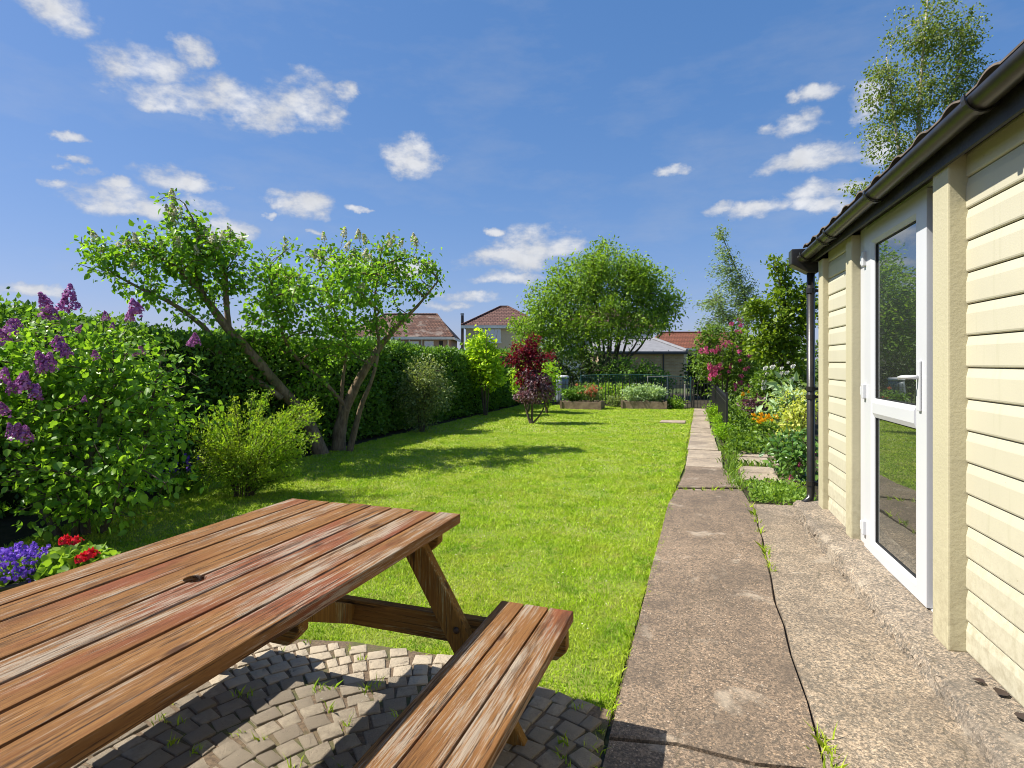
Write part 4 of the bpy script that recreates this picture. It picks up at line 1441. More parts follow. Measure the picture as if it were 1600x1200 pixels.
# ================================================================== white lilac tree
WL = {'T1': [(-5.38, 7.15, -0.05, 0.117), (-5.51, 6.95, 0.52, 0.094), (-5.67, 6.53, 1.05, 0.074), (-5.83, 6.15, 1.53, 0.062), (-5.92, 5.91, 1.8, 0.055), (-6.03, 5.66, 2.17, 0.039), (-6.13, 5.42, 2.46, 0.027), (-6.28, 5.16, 2.66, 0.016)],
      'T1b': [(-5.9, 5.92, 1.78, 0.039), (-5.93, 5.91, 2.15, 0.035), (-5.94, 5.9, 2.48, 0.031), (-6.01, 5.88, 2.69, 0.030)],
      'T1c': [(-6.01, 5.67, 2.14, 0.027), (-6.09, 5.59, 2.47, 0.023), (-6.02, 5.56, 2.94, 0.017), (-6.15, 5.47, 3.32, 0.008)],
      'T2': [(-5.63, 6.59, 0.85, 0.047), (-5.92, 6.13, 1.26, 0.039), (-6.02, 5.88, 1.47, 0.035), (-6.06, 5.71, 1.77, 0.031), (-6.24, 5.38, 2.07, 0.027), (-6.38, 5.17, 2.19, 0.020), (-6.62, 4.94, 2.38, 0.012)],
      'T3': [(-5.34, 7.48, -0.05, 0.117), (-5.3, 7.5, 0.43, 0.094), (-5.12, 7.56, 0.92, 0.070), (-4.88, 7.64, 1.36, 0.058), (-4.68, 7.76, 1.7, 0.047), (-4.5, 7.87, 1.95, 0.039), (-4.24, 7.96, 2.22, 0.023), (-3.94, 8.06, 2.6, 0.012)],
      'T4': [(-5.13, 7.45, -0.05, 0.055), (-4.91, 7.42, 0.64, 0.039), (-4.68, 7.39, 1.12, 0.027), (-4.59, 7.42, 1.6, 0.023), (-4.65, 7.4, 2.16, 0.016), (-4.59, 7.42, 2.73, 0.009)],
      'T5': [(-5.32, 7.49, 0.38, 0.039), (-5.22, 7.42, 1.02, 0.027), (-5.17, 7.43, 1.6, 0.023), (-5.29, 7.29, 2.17, 0.016), (-5.48, 7.22, 2.75, 0.009)],
      'T6': [(-5.19, 7.53, 0.63, 0.035), (-5.41, 7.14, 1.12, 0.027), (-5.61, 6.76, 1.5, 0.023), (-5.67, 6.53, 2.03, 0.016), (-5.77, 6.49, 2.6, 0.009)]}
WB = [((-6.2, 5.35, 2.72), .72, .55, .36), ((-5.9, 5.5, 2.75), .5, .5, .4), ((-5.0, 7.1, 1.6), .45, .4, .28), ((-5.75, 6.4, 2.05), .5, .4, .4), ((-6.1, 5.6, 2.05), .4, .4, .3), ((-5.55, 6.2, 2.35), .5, .4, .4), ((-5.3, 6.6, 2.2), .5, .4, .45), ((-5.9, 5.7, 2.6), .4, .35, .4), ((-4.56, 6.45, 2.47), 0.5, 0.4, 0.42), ((-4.95, 6.05, 2.3), 0.45, 0.4, 0.35), ((-4.5, 6.85, 2.44), 0.5, 0.4, 0.45), ((-6.63, 4.83, 2.62), 0.45, 0.4, 0.24), ((-6.43, 5.11, 2.58), 0.54, 0.5, 0.32), ((-6.13, 5.42, 3.09), 0.28, 0.4, 0.34), ((-6.0, 5.89, 2.86), 0.36, 0.45, 0.31), ((-6.39, 5.33, 2.3), 0.59, 0.5, 0.28), ((-6.04, 5.87, 2.32), 0.5, 0.5, 0.3), ((-5.68, 6.52, 2.56), 0.52, 0.6, 0.58), ((-5.77, 6.49, 1.76), 0.49, 0.5, 0.35), ((-5.07, 7.36, 2.65), 0.60, 0.7, 0.66), ((-4.49, 7.77, 2.78), 0.52, 0.7, 0.50), ((-4.21, 7.97, 2.75), 0.36, 0.5, 0.45), ((-5.23, 7.2, 1.88), 0.65, 0.7, 0.5), ((-4.62, 7.62, 1.99), 0.40, 0.5, 0.36), ((-5.46, 6.91, 1.04), 0.37, 0.3, 0.3)]
wt, wa, wtd = plant('white_lilac_tree', (-5.35, 7.35, 0), 'leaning old white lilac tree with bare twisted trunks and cream blossom', 'tree',
                    list(WL.values()), WB, 1080, 12, 0.066, 'leaf_lilac_tree', 'bark', spread=0.07, width=0.72, shell=0.55, droop=0.35, seed=12, rt=0.0042, trunk='limb')
cr = floret_cluster('flower_cluster', 80, 0.13, 0.045, 0.015, 3); cr.materials.append(MT['fl_cream'])
rr = np.random.default_rng(4)
pick = np.argsort(-(wa[:, 2] + rr.normal(0, 0.35, len(wa))))[:75]
for i in pick:
    place_part('flower_cluster', cr, wt, wa[i] + np.array([0, 0, -0.03]), (rr.normal(0, .3), rr.normal(0, .3), 1), rr.uniform(0.7, 1.25), rr.uniform(0, 6))

# ================================================================== purple lilac bush
LB = [((-5.2, 3.45, 1.2), .5, .45, .5), ((-4.9, 3.9, .95), .42, .4, .5), ((-4.55, 3.15, 0.85), 0.62, 0.55, 0.55), ((-4.05, 3.30, 0.95), 0.40, 0.42, 0.50), ((-4.35, 3.2, 1.35), 0.52, 0.45, 0.35), ((-4.75, 3.05, 1.45), 0.40, 0.4, 0.28), ((-5.1, 2.85, 1.1), 0.5, 0.5, 0.6), ((-3.95, 3.1, 0.55), 0.32, 0.35, 0.35), ((-4.5, 3.0, 0.45), 0.6, 0.5, 0.4)]
limbsL = [[(-4.6, 3.2, -0.05, .035), (-4.55, 3.15, .4, .028), (-4.4, 3.15, .85, .02), (-4.3, 3.2, 1.4, .01)],
          [(-4.65, 3.2, -0.05, .03), (-4.75, 3.1, .5, .022), (-4.8, 3.05, 1.0, .016), (-4.75, 3.0, 1.6, .008)],
          [(-4.55, 3.25, -0.05, .03), (-4.3, 3.3, .4, .022), (-4.1, 3.3, .8, .016), (-4.0, 3.3, 1.2, .008)],
          [(-4.6, 3.1, -0.05, .025), (-4.4, 3.0, .25, .018), (-4.15, 2.95, .45, .012), (-3.9, 3.0, .6, .008)],
          [(-4.7, 3.1, -0.05, .03), (-4.95, 2.95, .5, .02), (-5.15, 2.85, 1.0, .014), (-5.2, 2.8, 1.5, .008)]]
lb, la_, ltd = plant('purple_lilac_bush', (-4.6, 3.15, 0), 'large leafy lilac bush with purple flower heads in the left foreground', 'bush',
                     limbsL, LB, 780, 12, 0.056, 'leaf_lilac', 'bark_grey', spread=0.075, width=0.78, shell=0.5, droop=0.35, flat=0.4, seed=22, singles=300, rt=0.003, seg=0.12, trunk='stem')
pp = []
for k in range(4):
    m = floret_cluster('flower_cluster', 150, 0.13, 0.055, 0.013, 10 + k); m.materials.append(MT['fl_purple']); pp.append(m)
# heads where they stand: lofty pair at the top, others over the face of the bush
HEADS = [(-4.51, 3.01, 1.83, 1.0), (-4.56, 2.99, 1.73, 1.1), (-4.47, 3.03, 1.75, 0.9), (-4.55, 2.89, 1.75, 1.1), (-4.58, 2.88, 1.67, 1.0), (-4.51, 2.91, 1.66, 0.8), (-4.05, 3.17, 1.7, 1.15), (-4.09, 3.16, 1.66, 0.8), (-4.06, 3.22, 1.74, 0.7), (-4.15, 3.03, 1.66, 0.6), (-3.87, 3.54, 1.5, 0.9), (-3.91, 3.53, 1.48, 0.7), (-4.47, 2.6, 1.54, 1.0), (-4.51, 2.59, 1.48, 1.0), (-4.53, 2.69, 1.59, 0.6), (-4.25, 2.78, 1.43, 0.9), (-4.21, 2.8, 1.39, 0.9), (-4.28, 2.77, 1.47, 0.7), (-4.26, 2.68, 1.33, 1.0), (-4.22, 2.69, 1.3, 1.1), (-4.28, 2.67, 1.29, 0.8), (-4.3, 2.56, 1.18, 1.1), (-4.25, 2.57, 1.16, 1.1), (-4.2, 2.59, 1.11, 0.9), (-4.34, 2.54, 1.15, 0.8), (-4.4, 2.52, 1.22, 0.9), (-4.39, 2.52, 1.0, 0.9), (-4.31, 2.55, 0.85, 1.0), (-4.26, 2.57, 0.83, 1.0), (-4.34, 2.54, 0.88, 0.7), (-4.02, 2.86, 1.38, 0.6), (-4.0, 3.19, 1.42, 0.6), (-4.05, 3.17, 1.4, 0.4), (-4.05, 2.8, 1.08, 0.4), (-4.11, 3.04, 1.6, 0.4), (-4.25, 2.89, 1.57, 0.5)]
for i, (x, y, z, s) in enumerate(HEADS):
    place_part('flower_cluster', pp[i % 4], lb, (x, y, z), (rr.normal(0, .25) + 0.15, rr.normal(0, .25) - 0.2, 1), s * 0.82, rr.uniform(0, 6))

# ================================================================== golden shrub in front of the lilac tree
SPB = [((-4.40, 4.65, 0.5), 0.45, 0.42, 0.42), ((-4.55, 4.55, 0.72), 0.3, 0.3, 0.3), ((-4.15, 4.8, 0.6), 0.38, 0.32, 0.32), ((-4.35, 4.6, 0.85), 0.22, 0.2, 0.28), ((-4.6, 4.45, 0.35), 0.3, 0.3, 0.3)]
rS = np.random.default_rng(41)
limbsS = []
atS = []
for i in range(46):
    a = rS.uniform(0, 2 * math.pi); q = rS.uniform(.1, .52); h = rS.uniform(.35, 1.2) - q * .35
    if i > 30:      # arching sprays reaching to the right
        a = rS.uniform(-.5, .9); q = rS.uniform(.45, .68); h = rS.uniform(.35, .95)
    bx, by = -4.42, 4.62
    ct, sn = math.cos(a), math.sin(a)
    l = [(bx + .07 * ct, by + .07 * sn, -0.03, .0045), (bx + q * .36 * ct, by + q * .36 * sn, h * .45, .0038), (bx + q * .72 * ct, by + q * .72 * sn, h * .82, .003), (bx + q * 1.12 * ct, by + q * 1.12 * sn, h * 1.03, .0018)]
    limbsS.append(l)
    pts = smooth_poly(l, 9)
    for p_ in pts[8:]:
        atS.append(p_[:3] + rS.normal(0, .006, 3))
        if rS.random() < .55: atS.append(p_[:3] + rS.normal(0, .035, 3) * np.array([1, 1, .7]))
atS = np.array(atS)
atS = np.concatenate([atS, in_blobs([((-4.42, 4.62, .32), .42, .38, .3), ((-4.5, 4.5, .5), .3, .3, .25), ((-4.35, 4.68, .25), .50, .45, .22), ((-4.6, 4.5, .3), .35, .3, .28)], 620, .55, rS)[0]])
plant('golden_shrub', (-4.42, 4.62, 0), 'small yellow-green feathery shrub behind the far end of the picnic table', 'shrub', limbsS, None, 0, 9, 0.034, 'leaf_spirea', 'bark_grey',
      spread=0.026, width=0.42, shape='k', droop=-0.35, flat=0.3, seed=23, rt=0.0012, seg=0.08, trunk='stem', twig_len=.04, attr=atS)

# ================================================================== other planting
CA, SA = math.cos(R(18.72)), math.sin(R(18.72))


def cf(r, d, z=None):
    """r metres to the right and d metres on from where the photographer stands (garden axes turned by the camera yaw)"""
    p = (r * CA - d * SA, r * SA + d * CA)
    return p if z is None else (p[0], p[1], z)


def add_foliage(root, name, blobs, n, leaf, mat, width=0.7, shape='ov', shell=0.4, flat=0.45, seed=1, outward=0.6, droop=0.1):
    r = np.random.default_rng(seed)
    P, c, _ = in_blobs(blobs, n, shell, r)
    P[:, 2] = np.maximum(P[:, 2], 0.03)
    D = unit(unit(P - c) * outward + r.normal(0, 0.7, (n, 3)) + np.array([0, 0, -droop]))
    V, F = leaves_np(P, D, leaf * r.uniform(.65, 1.25, n), width, shape, r, flat)
    return link(name, mesh_np(name, V, F), mat, root, kind='stuff')


def fan(base, n, spread, h, r0=0.02, seed=1, lean=(0, 0)):
    """stems rising from one base"""
    r = np.random.default_rng(seed)
    out = []
    for i in range(n):
        a = 2 * math.pi * (i + r.uniform(-.3, .3)) / n; q = spread * r.uniform(.4, 1.0); hh = h * r.uniform(.75, 1.1)
        bx, by = base[0] + .08 * spread * math.cos(a), base[1] + .08 * spread * math.sin(a)
        out.append([(bx, by, -0.05, r0), (bx + q * .25 * math.cos(a) + lean[0] * .2, by + q * .25 * math.sin(a) + lean[1] * .2, hh * .4, r0 * .75),
                    (bx + q * .65 * math.cos(a) + lean[0] * .6, by + q * .65 * math.sin(a) + lean[1] * .6, hh * .75, r0 * .5), (bx + q * math.cos(a) + lean[0], by + q * math.sin(a) + lean[1], hh, r0 * .2)])
    return out


# grey-green shrub against the hedge
b = (-5.2, 9.95)
plant('grey_green_shrub', (b[0], b[1], 0), 'rounded grey-green small-leaved shrub against the hedge right of the lilac tree', 'shrub', fan(b, 7, .4, 1.3, .015, 3),
      [((b[0] + .05, b[1] + .05, 1.0), .52, .45, .55), ((b[0] + .15, b[1] + .1, .75), .5, .45, .45), ((b[0] - .15, b[1] - .1, .8), .42, .4, .6), ((b[0], b[1], .38), .36, .34, .35)], 560, 12, 0.055, 'leaf_olive', spread=.06, shape='k', width=.6, seed=51, rt=.002, seg=.12, trunk='stem')
# yellow-green shrub
b = (-5.32, 13.6)
plant('lime_shrub', (b[0], b[1], 0), 'bright yellow-green upright shrub left of the red maple', 'shrub', fan(b, 6, .4, 2.0, .018, 4),
      [((b[0] + .02, b[1], 1.35), .48, .4, .45), ((b[0] - .2, b[1], 1.7), .28, .3, .45), ((b[0] - .05, b[1], 1.9), .16, .2, .35), ((b[0] + .3, b[1], 1.05), .28, .3, .3), ((b[0] + .1, b[1] + .1, .95), .35, .3, .3)], 340, 11, 0.085, 'leaf_yellow', spread=.07, width=.8, seed=52, rt=.0025, trunk='stem')
# red maple
b = (-3.66, 12.13)
ML = [[(b[0], b[1], -.05, .03), (b[0] - .12, b[1], .3, .024), (b[0] - .2, b[1], .7, .018), (b[0] - .25, b[1], 1.2, .01)],
      [(b[0], b[1], -.05, .03), (b[0] + .02, b[1], .4, .022), (b[0] + .02, b[1] + .05, .9, .015), (b[0] - .05, b[1], 1.6, .008)],
      [(b[0] + .01, b[1], .0, .022), (b[0] + .16, b[1], .15, .018), (b[0] + .3, b[1], .4, .014), (b[0] + .35, b[1], .8, .008)]]
mp, _, _ = plant('red_maple', (b[0], b[1], 0), 'small maple with crimson upper and dusky purple lower leaves on the lawn', 'tree', ML,
                 [((b[0] - .12, b[1], 1.62), .26, .3, .2), ((b[0] + .02, b[1], 1.88), .16, .2, .16), ((b[0] + .30, b[1], 1.48), .26, .25, .10), ((b[0] - .42, b[1], 1.42), .24, .25, .10), ((b[0] - .30, b[1], 1.66), .14, .2, .10), ((b[0] + .05, b[1], 1.2), .34, .3, .26), ((b[0] - .15, b[1], 1.05), .24, .25, .16), ((b[0] + .1, b[1], .9), .25, .25, .15)],
                 250, 11, 0.075, 'leaf_red', spread=.06, width=.5, droop=.5, seed=53, rt=.0022, seg=.12)
add_foliage(mp, 'lower_crown', [((b[0] + .12, b[1] - .05, .68), .40, .36, .22), ((b[0] + .18, b[1] - .05, .95), .30, .3, .18), ((b[0] - .12, b[1] - .05, .62), .26, .25, .14), ((b[0] + .35, b[1] - .05, .8), .16, .2, .12), ((b[0] + .02, b[1] - .08, 1.1), .2, .2, .14)], 1900, 0.075, 'leaf_purple', .45, seed=54, droop=.6)
# rounded green shrubs behind the maple
for (r, d, z, rx, rz, lab, sd) in ((0.42, 15.6, .95, .5, .45, 'light green shrub behind the red maple, against the hedge', 61), (0.92, 15.2, .85, .28, .5, 'light green bush just right of the red maple', 62)):
    p = cf(r, d)
    plant('green_shrub', (p[0], p[1], 0), lab, 'shrub', fan(p, 5, rx * .8, z + rz * .7, .012, sd), [((p[0], p[1], z), rx, rx, rz)], 130, 14, 0.08, 'leaf_bright', spread=.09, seed=sd, rt=.0025, trunk='stem', width=.75)

# big spreading tree beyond the railings
bt = cf(3.54, 22.0)
BTL = []
rB = np.random.default_rng(71)
for i in range(17):
    t = (i - 8) / 8.0
    dr = t * 2.1 + rB.normal(0, .15); dd = rB.normal(0, .7); h = 4.9 - abs(t) * 1.5 + rB.normal(0, .25)
    p0 = cf(3.54 + t * .28, 22 + rB.normal(0, .12)); p1 = cf(3.54 + t * .28 + dr * .28, 22 + dd * .25); p2 = cf(3.54 + dr * .65, 22 + dd * .6); p3 = cf(3.54 + dr, 22 + dd)
    BTL.append([(p0[0], p0[1], -.05, .06), (p1[0], p1[1], 1.4, .048), (p2[0], p2[1], h * .62, .032), (p3[0], p3[1], h, .012)])
BTB = [(cf(3.2, 20.9, 2.2), .7, .5, .45), (cf(1.4, 21.2, 1.7), .7, .6, .45), (cf(2.6, 21.0, 1.7), .6, .5, .4), (cf(4.2, 21.0, 2.3), .5, .5, .35), (cf(0.5, 21.4, 1.9), .8, .8, .55), (cf(2.2, 21.0, 2.6), .9, .7, .7), (cf(3.5, 21.0, 3.0), 1.0, .7, .8), (cf(4.8, 21.2, 2.7), .9, .7, .6), (cf(0.3, 21.6, 2.7), .6, .6, .5), (cf(3.5, 22, 4.2), 1.9, 1.6, 1.4), (cf(1.6, 22, 3.5), 1.25, 1.2, 1.15), (cf(5.3, 22, 4.0), 1.25, 1.2, 1.15), (cf(3.7, 22, 5.2), 1.3, 1.2, .75), (cf(1.0, 21.8, 2.5), 1.0, 1.0, .75), (cf(5.6, 22, 3.2), .95, 1.0, .75), (cf(2.4, 22, 4.6), 1.1, 1.1, .9), (cf(4.9, 22, 4.75), 1.0, 1.0, .75), (cf(3.6, 22, 6.0), .35, .35, .25), (cf(1.9, 21.6, 2.0), .9, .8, .6)]
plant('spreading_tree', (bt[0], bt[1], 0), 'broad many-stemmed green tree standing behind the back railings', 'tree', BTL, BTB, 1600, 21, 0.112, 'leaf_big', 'bark_grey', spread=.15, width=.6, shape='ov', shell=.5, seed=72, rt=.006, seg=.3, trunk='stem', twig_len=.4)

# windswept tree to the right of the path end
b = cf(8.0, 20)
W1 = [[(*b, -.05, .08), (*cf(8.15, 20), 2.0, .055), (*cf(8.05, 20), 3.8, .03), (*cf(7.2, 20), 5.95, .008)], [(*b, 1.5, .05), (*cf(7.6, 20), 2.6, .035), (*cf(7.1, 20), 3.5, .015)]]
plant('windswept_tree', (*b, 0), 'slender wind-blown tree leaning left behind the pink bush', 'tree', W1,
      [(cf(7.3, 20, 5.75), .22, .25, .35), (cf(7.45, 20, 5.1), .4, .4, .4), (cf(7.5, 20, 4.5), .75, .5, .35), (cf(7.75, 20, 3.9), .8, .6, .45), (cf(7.1, 20, 3.35), .75, .6, .3), (cf(7.7, 20, 3.0), .9, .7, .5), (cf(6.95, 20, 2.6), .6, .4, .35), (cf(8.3, 20, 3.3), .7, .6, .7)], 560, 14, 0.08, 'leaf_blue', spread=.11, width=.5, droop=.3, wind=(-1.4, -.3, 0), seed=73, rt=.004, seg=.25)
# bright tree by the shed corner
b = cf(5.55, 12)
W2 = [[(*b, -.05, .06), (*cf(5.6, 12), 1.2, .045), (*cf(5.65, 12), 2.2, .03), (*cf(5.7, 12), 3.4, .01)], [(*b, .8, .04), (*cf(5.35, 12), 1.7, .025), (*cf(5.15, 12), 2.4, .01)],
      [(*b, 1.2, .03), (*cf(5.75, 12), 2.2, .02), (*cf(5.45, 12), 3.5, .008)], [(*b, .9, .03), (*cf(5.95, 12), 1.8, .02), (*cf(6.2, 12), 2.9, .008)]]
plant('bright_green_tree', (*b, 0), 'bright green young tree with upright shoots beside the shed downpipe', 'tree', W2,
      [(cf(5.45, 12, 3.35), .13, .13, .22), (cf(5.72, 12, 3.3), .14, .14, .3), (cf(5.7, 12, 2.8), .3, .3, .35), (cf(5.4, 12, 2.45), .42, .4, .4), (cf(5.05, 12, 2.45), .3, .3, .3), (cf(5.75, 12, 2.1), .55, .5, .5), (cf(5.3, 12, 1.8), .5, .45, .45), (cf(6.1, 12, 2.6), .4, .4, .6), (cf(5.8, 12, 1.4), .4, .4, .4)], 520, 12, 0.085, 'leaf_cherry', spread=.07, width=.75, seed=74, rt=.003)
# pink-flowered bush
b = cf(5.1, 14)
pk, pa, ptd = plant('pink_flowering_bush', (*b, 0), 'tall green bush with clusters of pink blossom right of the path end', 'bush', fan(b, 7, .6, 1.9, .02, 75),
                    [(cf(5.0, 14, 1.5), .7, .6, .6), (cf(5.4, 14, 1.9), .6, .5, .5), (cf(4.75, 14, 1.15), .45, .45, .45), (cf(5.6, 14, 1.2), .5, .5, .5), (cf(4.9, 14, 2.0), .35, .3, .3)], 380, 13, 0.075, 'leaf_bed', spread=.08, seed=75, rt=.003, trunk='stem')
pm = floret_cluster('blossom', 16, 0.07, 0.05, 0.024, 5, False); pm.materials.append(MT['fl_pink'])
for (r0, z0, n_, sr, sz) in ((4.72, 1.12, 22, .10, .10), (4.55, 1.60, 14, .13, .035), (4.9, 1.2, 8, .12, .08), (5.25, 2.1, 6, .15, .12), (5.0, 1.7, 8, .3, .2), (5.45, 1.25, 8, .2, .2), (5.5, .8, 4, .12, .06)):
    for q in range(n_):
        place_part('blossom', pm, pk, cf(r0 + rr.normal(0, sr), 13.5 + rr.normal(0, .08), z0 + rr.normal(0, sz)), (rr.normal(0, .4), -.6, 1), rr.uniform(.6, 1.3), rr.uniform(0, 6))
# white-flowered shrub
b = cf(5.0, 11.2)
wf, wfa, _ = plant('white_flowering_shrub', (*b, 0), 'leafy shrub dotted with white flowers in the right-hand bed', 'shrub', fan(b, 6, .4, 1.2, .012, 76),
                   [(cf(5.0, 11.2, .95), .38, .35, .35), (cf(5.25, 11.2, .75), .35, .35, .35), (cf(4.85, 11.2, .6), .3, .3, .3)], 190, 12, 0.07, 'leaf_bed', spread=.07, seed=76, rt=.002, trunk='stem')
wm = floret_cluster('blossom', 16, 0.05, 0.035, 0.022, 6, False); wm.materials.append(MT['fl_white'])
for i in range(16):
    place_part('blossom', wm, wf, cf(rr.uniform(4.75, 5.35), 10.95 + rr.uniform(-.1, .1), rr.uniform(.8, 1.35)), (0, -.6, 1), rr.uniform(.6, 1.3))
# broad-leaved silver green plant
b = cf(4.9, 10.2)
plant('broad_leaved_plant', (*b, 0), 'tall plant with broad silvery green leaves beside the downpipe', 'plant', fan(b, 6, .3, .95, .01, 77), [(cf(4.9, 10.2, .65), .3, .3, .35), (cf(4.7, 10.2, .45), .3, .3, .3)], 60, 7, 0.16, 'leaf_sage', spread=.08, width=.45, seed=77, rt=.003, trunk='stem')
# variegated shrub
b = cf(4.25, 8.6)
plant('variegated_shrub', (*b, 0), 'yellow and cream variegated shrub by the shed corner', 'shrub', fan(b, 7, .25, .9, .01, 78), [(cf(4.28, 8.6, .65), .22, .25, .35), (cf(4.2, 8.6, .35), .28, .28, .3)], 170, 10, 0.055, 'leaf_varieg', spread=.05, seed=78, rt=.002, trunk='stem')
# rose
b = cf(3.28, 6.75)
rb, rba, _ = plant('rose_bush', (*b, 0), 'low glossy rose bush with small pink flowers at the shed corner', 'bush', fan(b, 8, .4, .5, .007, 79), [(cf(3.3, 6.8, .3), .3, .3, .22), (cf(3.2, 6.5, .2), .25, .3, .18), (cf(3.45, 6.9, .42), .22, .22, .2)], 190, 9, 0.06, 'leaf_glossy', spread=.05, seed=79, rt=.0018, seg=.08, trunk='stem')
rm = floret_cluster('rose_flower', 14, 0.03, 0.022, 0.014, 8, False); rm.materials.append(MT['fl_pink'])
for p in (cf(3.05, 6.3, .08), cf(3.4, 6.5, .32), cf(3.2, 6.4, .2)): place_part('rose_flower', rm, rb, p, (0, -.7, .6), 1.0)
# orange flowers
for k, (r, d, z, n, lab) in enumerate(((4.25, 9.75, .42, 16, 'clump of bright orange flowers low in the right-hand bed'), (5.0, 12.1, .72, 7, 'small group of orange flowers beside the path railing'))):
    b = cf(r, d)
    root, _, _ = plant('orange_flower_clump', (*b, 0), lab, 'flowers', fan(b, 7, .25, z * .9, .005, 80 + k), [(cf(r, d, z * .6), .3, .25, z * .45)], 70, 9, 0.06, 'leaf_mid', spread=.05, seed=80 + k, rt=.0015, seg=.08, trunk='stem')
    om = floret_cluster('flower', 12, 0.03, 0.03, 0.026, 20 + k, False); om.materials.append(MT['fl_orange'])
    for i in range(n): place_part('flower', om, root, cf(r + rr.normal(0, .14), d - .2 + rr.normal(0, .05), z + rr.normal(0, .035)), (0, -.6, 1), rr.uniform(.7, 1.3))
# dark purple-leaved plant
b = cf(4.65, 11.0)
plant('purple_leaved_plant', (*b, 0), 'dark purple-leaved plant between the orange flower clumps', 'plant', fan(b, 6, .2, .65, .007, 84), [(cf(4.65, 11, .55), .28, .25, .16)], 70, 9, 0.06, 'leaf_purple', spread=.05, seed=84, rt=.0015, seg=.08, trunk='stem')
# lime edging plants by the path
for k, (r, d, rx, h, lab) in enumerate(((4.52, 12.95, .15, .42, 'small rounded lime-green bush at the far right edge of the path'), (4.02, 11.1, .2, .36, 'feathery lime-green edging plant in the middle of the path railing'), (3.62, 9.75, .22, .32, 'feathery lime-green edging plant at the near end of the path railing'))):
    b = cf(r, d)
    plant('lime_edging_plant', (*b, 0), lab, 'plant', fan(b, 6, rx * .7, h * .8, .005, 85 + k), [(cf(r, d, h * .5), rx, rx, h * .5)], 90, 16, 0.045, 'leaf_box', spread=.03, shape='k', width=.5, droop=-.3, seed=85 + k, rt=.0012, seg=.06, trunk='stem', group='edging plants along the path')
# low planting that fills the bed
gc = link('bed_ground_cover', mesh_np('bed_ground_cover', *(lambda r, n: leaves_np(
    (lambda u, d: np.stack([u * d * CA - d * SA, u * d * SA + d * CA, np.abs(r.normal(0, .13, n)) * np.clip((d - 7.2) / 2.5, .25, 1.5) + .03], 1))(r.uniform(.375, .52, n), r.uniform(8.3, 15, n)),
    r.normal(0, .8, (n, 3)) + np.array([0, 0, .5]), 0.07 * r.uniform(.6, 1.3, n), .65, 'ov', r, .5))(np.random.default_rng(90), 12000)), 'leaf_bed')
tag(gc, 'mixed low green planting filling the bed right of the path', 'ground cover', kind='stuff')
b = cf(7.4, 16.5)
plant('boundary_bush', (*b, 0), 'large mid-green bush at the back of the right-hand bed', 'bush', fan(b, 7, 1.2, 1.8, .03, 91), [(cf(7.0, 16.5, 1.0), 1.1, .8, .9), (cf(8.2, 16.5, 1.1), 1.2, .8, 1.0), (cf(6.2, 16.3, .7), .7, .6, .6)], 330, 14, 0.11, 'leaf_bed', spread=.13, seed=91, rt=.005, seg=.25, trunk='stem')
# tall birch behind the shed
b = cf(10.1, 14)
W3 = [[(*b, -.05, .12), (*cf(10.05, 14), 4, .09), (*cf(9.95, 14.1), 7, .05), (*cf(10.1, 14), 10.2, .012)], [(*cf(9.95, 14.1), 3.0, .06), (*cf(9.6, 14), 5.2, .045), (*cf(9.3, 14.0), 7.2, .03), (*cf(9.1, 14), 8.8, .01)], [(*cf(10.1, 14), 4.5, .05), (*cf(10.6, 14.1), 6.8, .035), (*cf(11.0, 14), 9.3, .01)]]
plant('birch_tree', (*b, 0), 'tall airy birch tree rising behind the shed roof', 'tree', W3,
      [(cf(11.3, 14, 7.4), .7, .7, .8), (cf(11.0, 14, 6.3), .7, .7, .7), (cf(10.0, 14, 9.3), .9, .8, 1.0), (cf(10.7, 14, 9.2), .7, .7, 1.0), (cf(9.0, 14, 8.2), .55, .6, .75), (cf(9.5, 14, 7.6), .8, .8, .7), (cf(10.3, 14, 7.9), .8, .8, .8), (cf(11.2, 14, 8.2), .6, .6, .8), (cf(8.8, 14, 6.9), .45, .5, .35), (cf(9.4, 14, 6.4), .7, .7, .6), (cf(10.2, 14, 6.4), .8, .8, .7), (cf(8.5, 14, 5.5), .35, .4, .4), (cf(9.2, 14, 5.3), .7, .7, .6), (cf(10.2, 14, 5.0), .9, .8, .7), (cf(8.7, 14, 4.7), .4, .4, .35)], 1100, 20, 0.066, 'leaf_birch', 'bark_birch', spread=.11, width=.7, shape='ov', droop=.7, seed=92, rt=.003, seg=.25, twig_len=.3)

# dark bushes at the end of the garden
for k, (bl, base, lab) in enumerate((
        ([(cf(1.9, 20.5, .9), 1.0, .6, .8), (cf(3.0, 20.8, .95), .9, .6, .85), (cf(1.2, 20.3, 1.0), .7, .6, .75)], cf(2.2, 20.6), 'dark evergreen bush under the left side of the spreading tree'),
        ([(cf(3.9, 20.6, .8), 1.0, .5, .8), (cf(4.9, 20.8, .7), .6, .5, .7), (cf(5.4, 21.0, .55), .5, .4, .55)], cf(4.2, 20.8), 'dark green bush at the foot of the spreading tree'),
        ([(cf(6.9, 21.5, .95), .36, .4, .95), (cf(7.4, 21.5, 1.0), .5, .5, .95)], cf(7.1, 21.5), 'dark ivy-clad bush at the right end of the brick wall'))):
    plant('dark_bush', (*base, 0), lab, 'bush', fan(base, 5, .6, 1.2, .02, 95 + k), bl, 340, 14, 0.11, 'leaf_dark' if k != 1 else 'leaf_hedge', spread=.12, seed=95 + k, rt=.004, seg=.25, trunk='stem', shape='k')
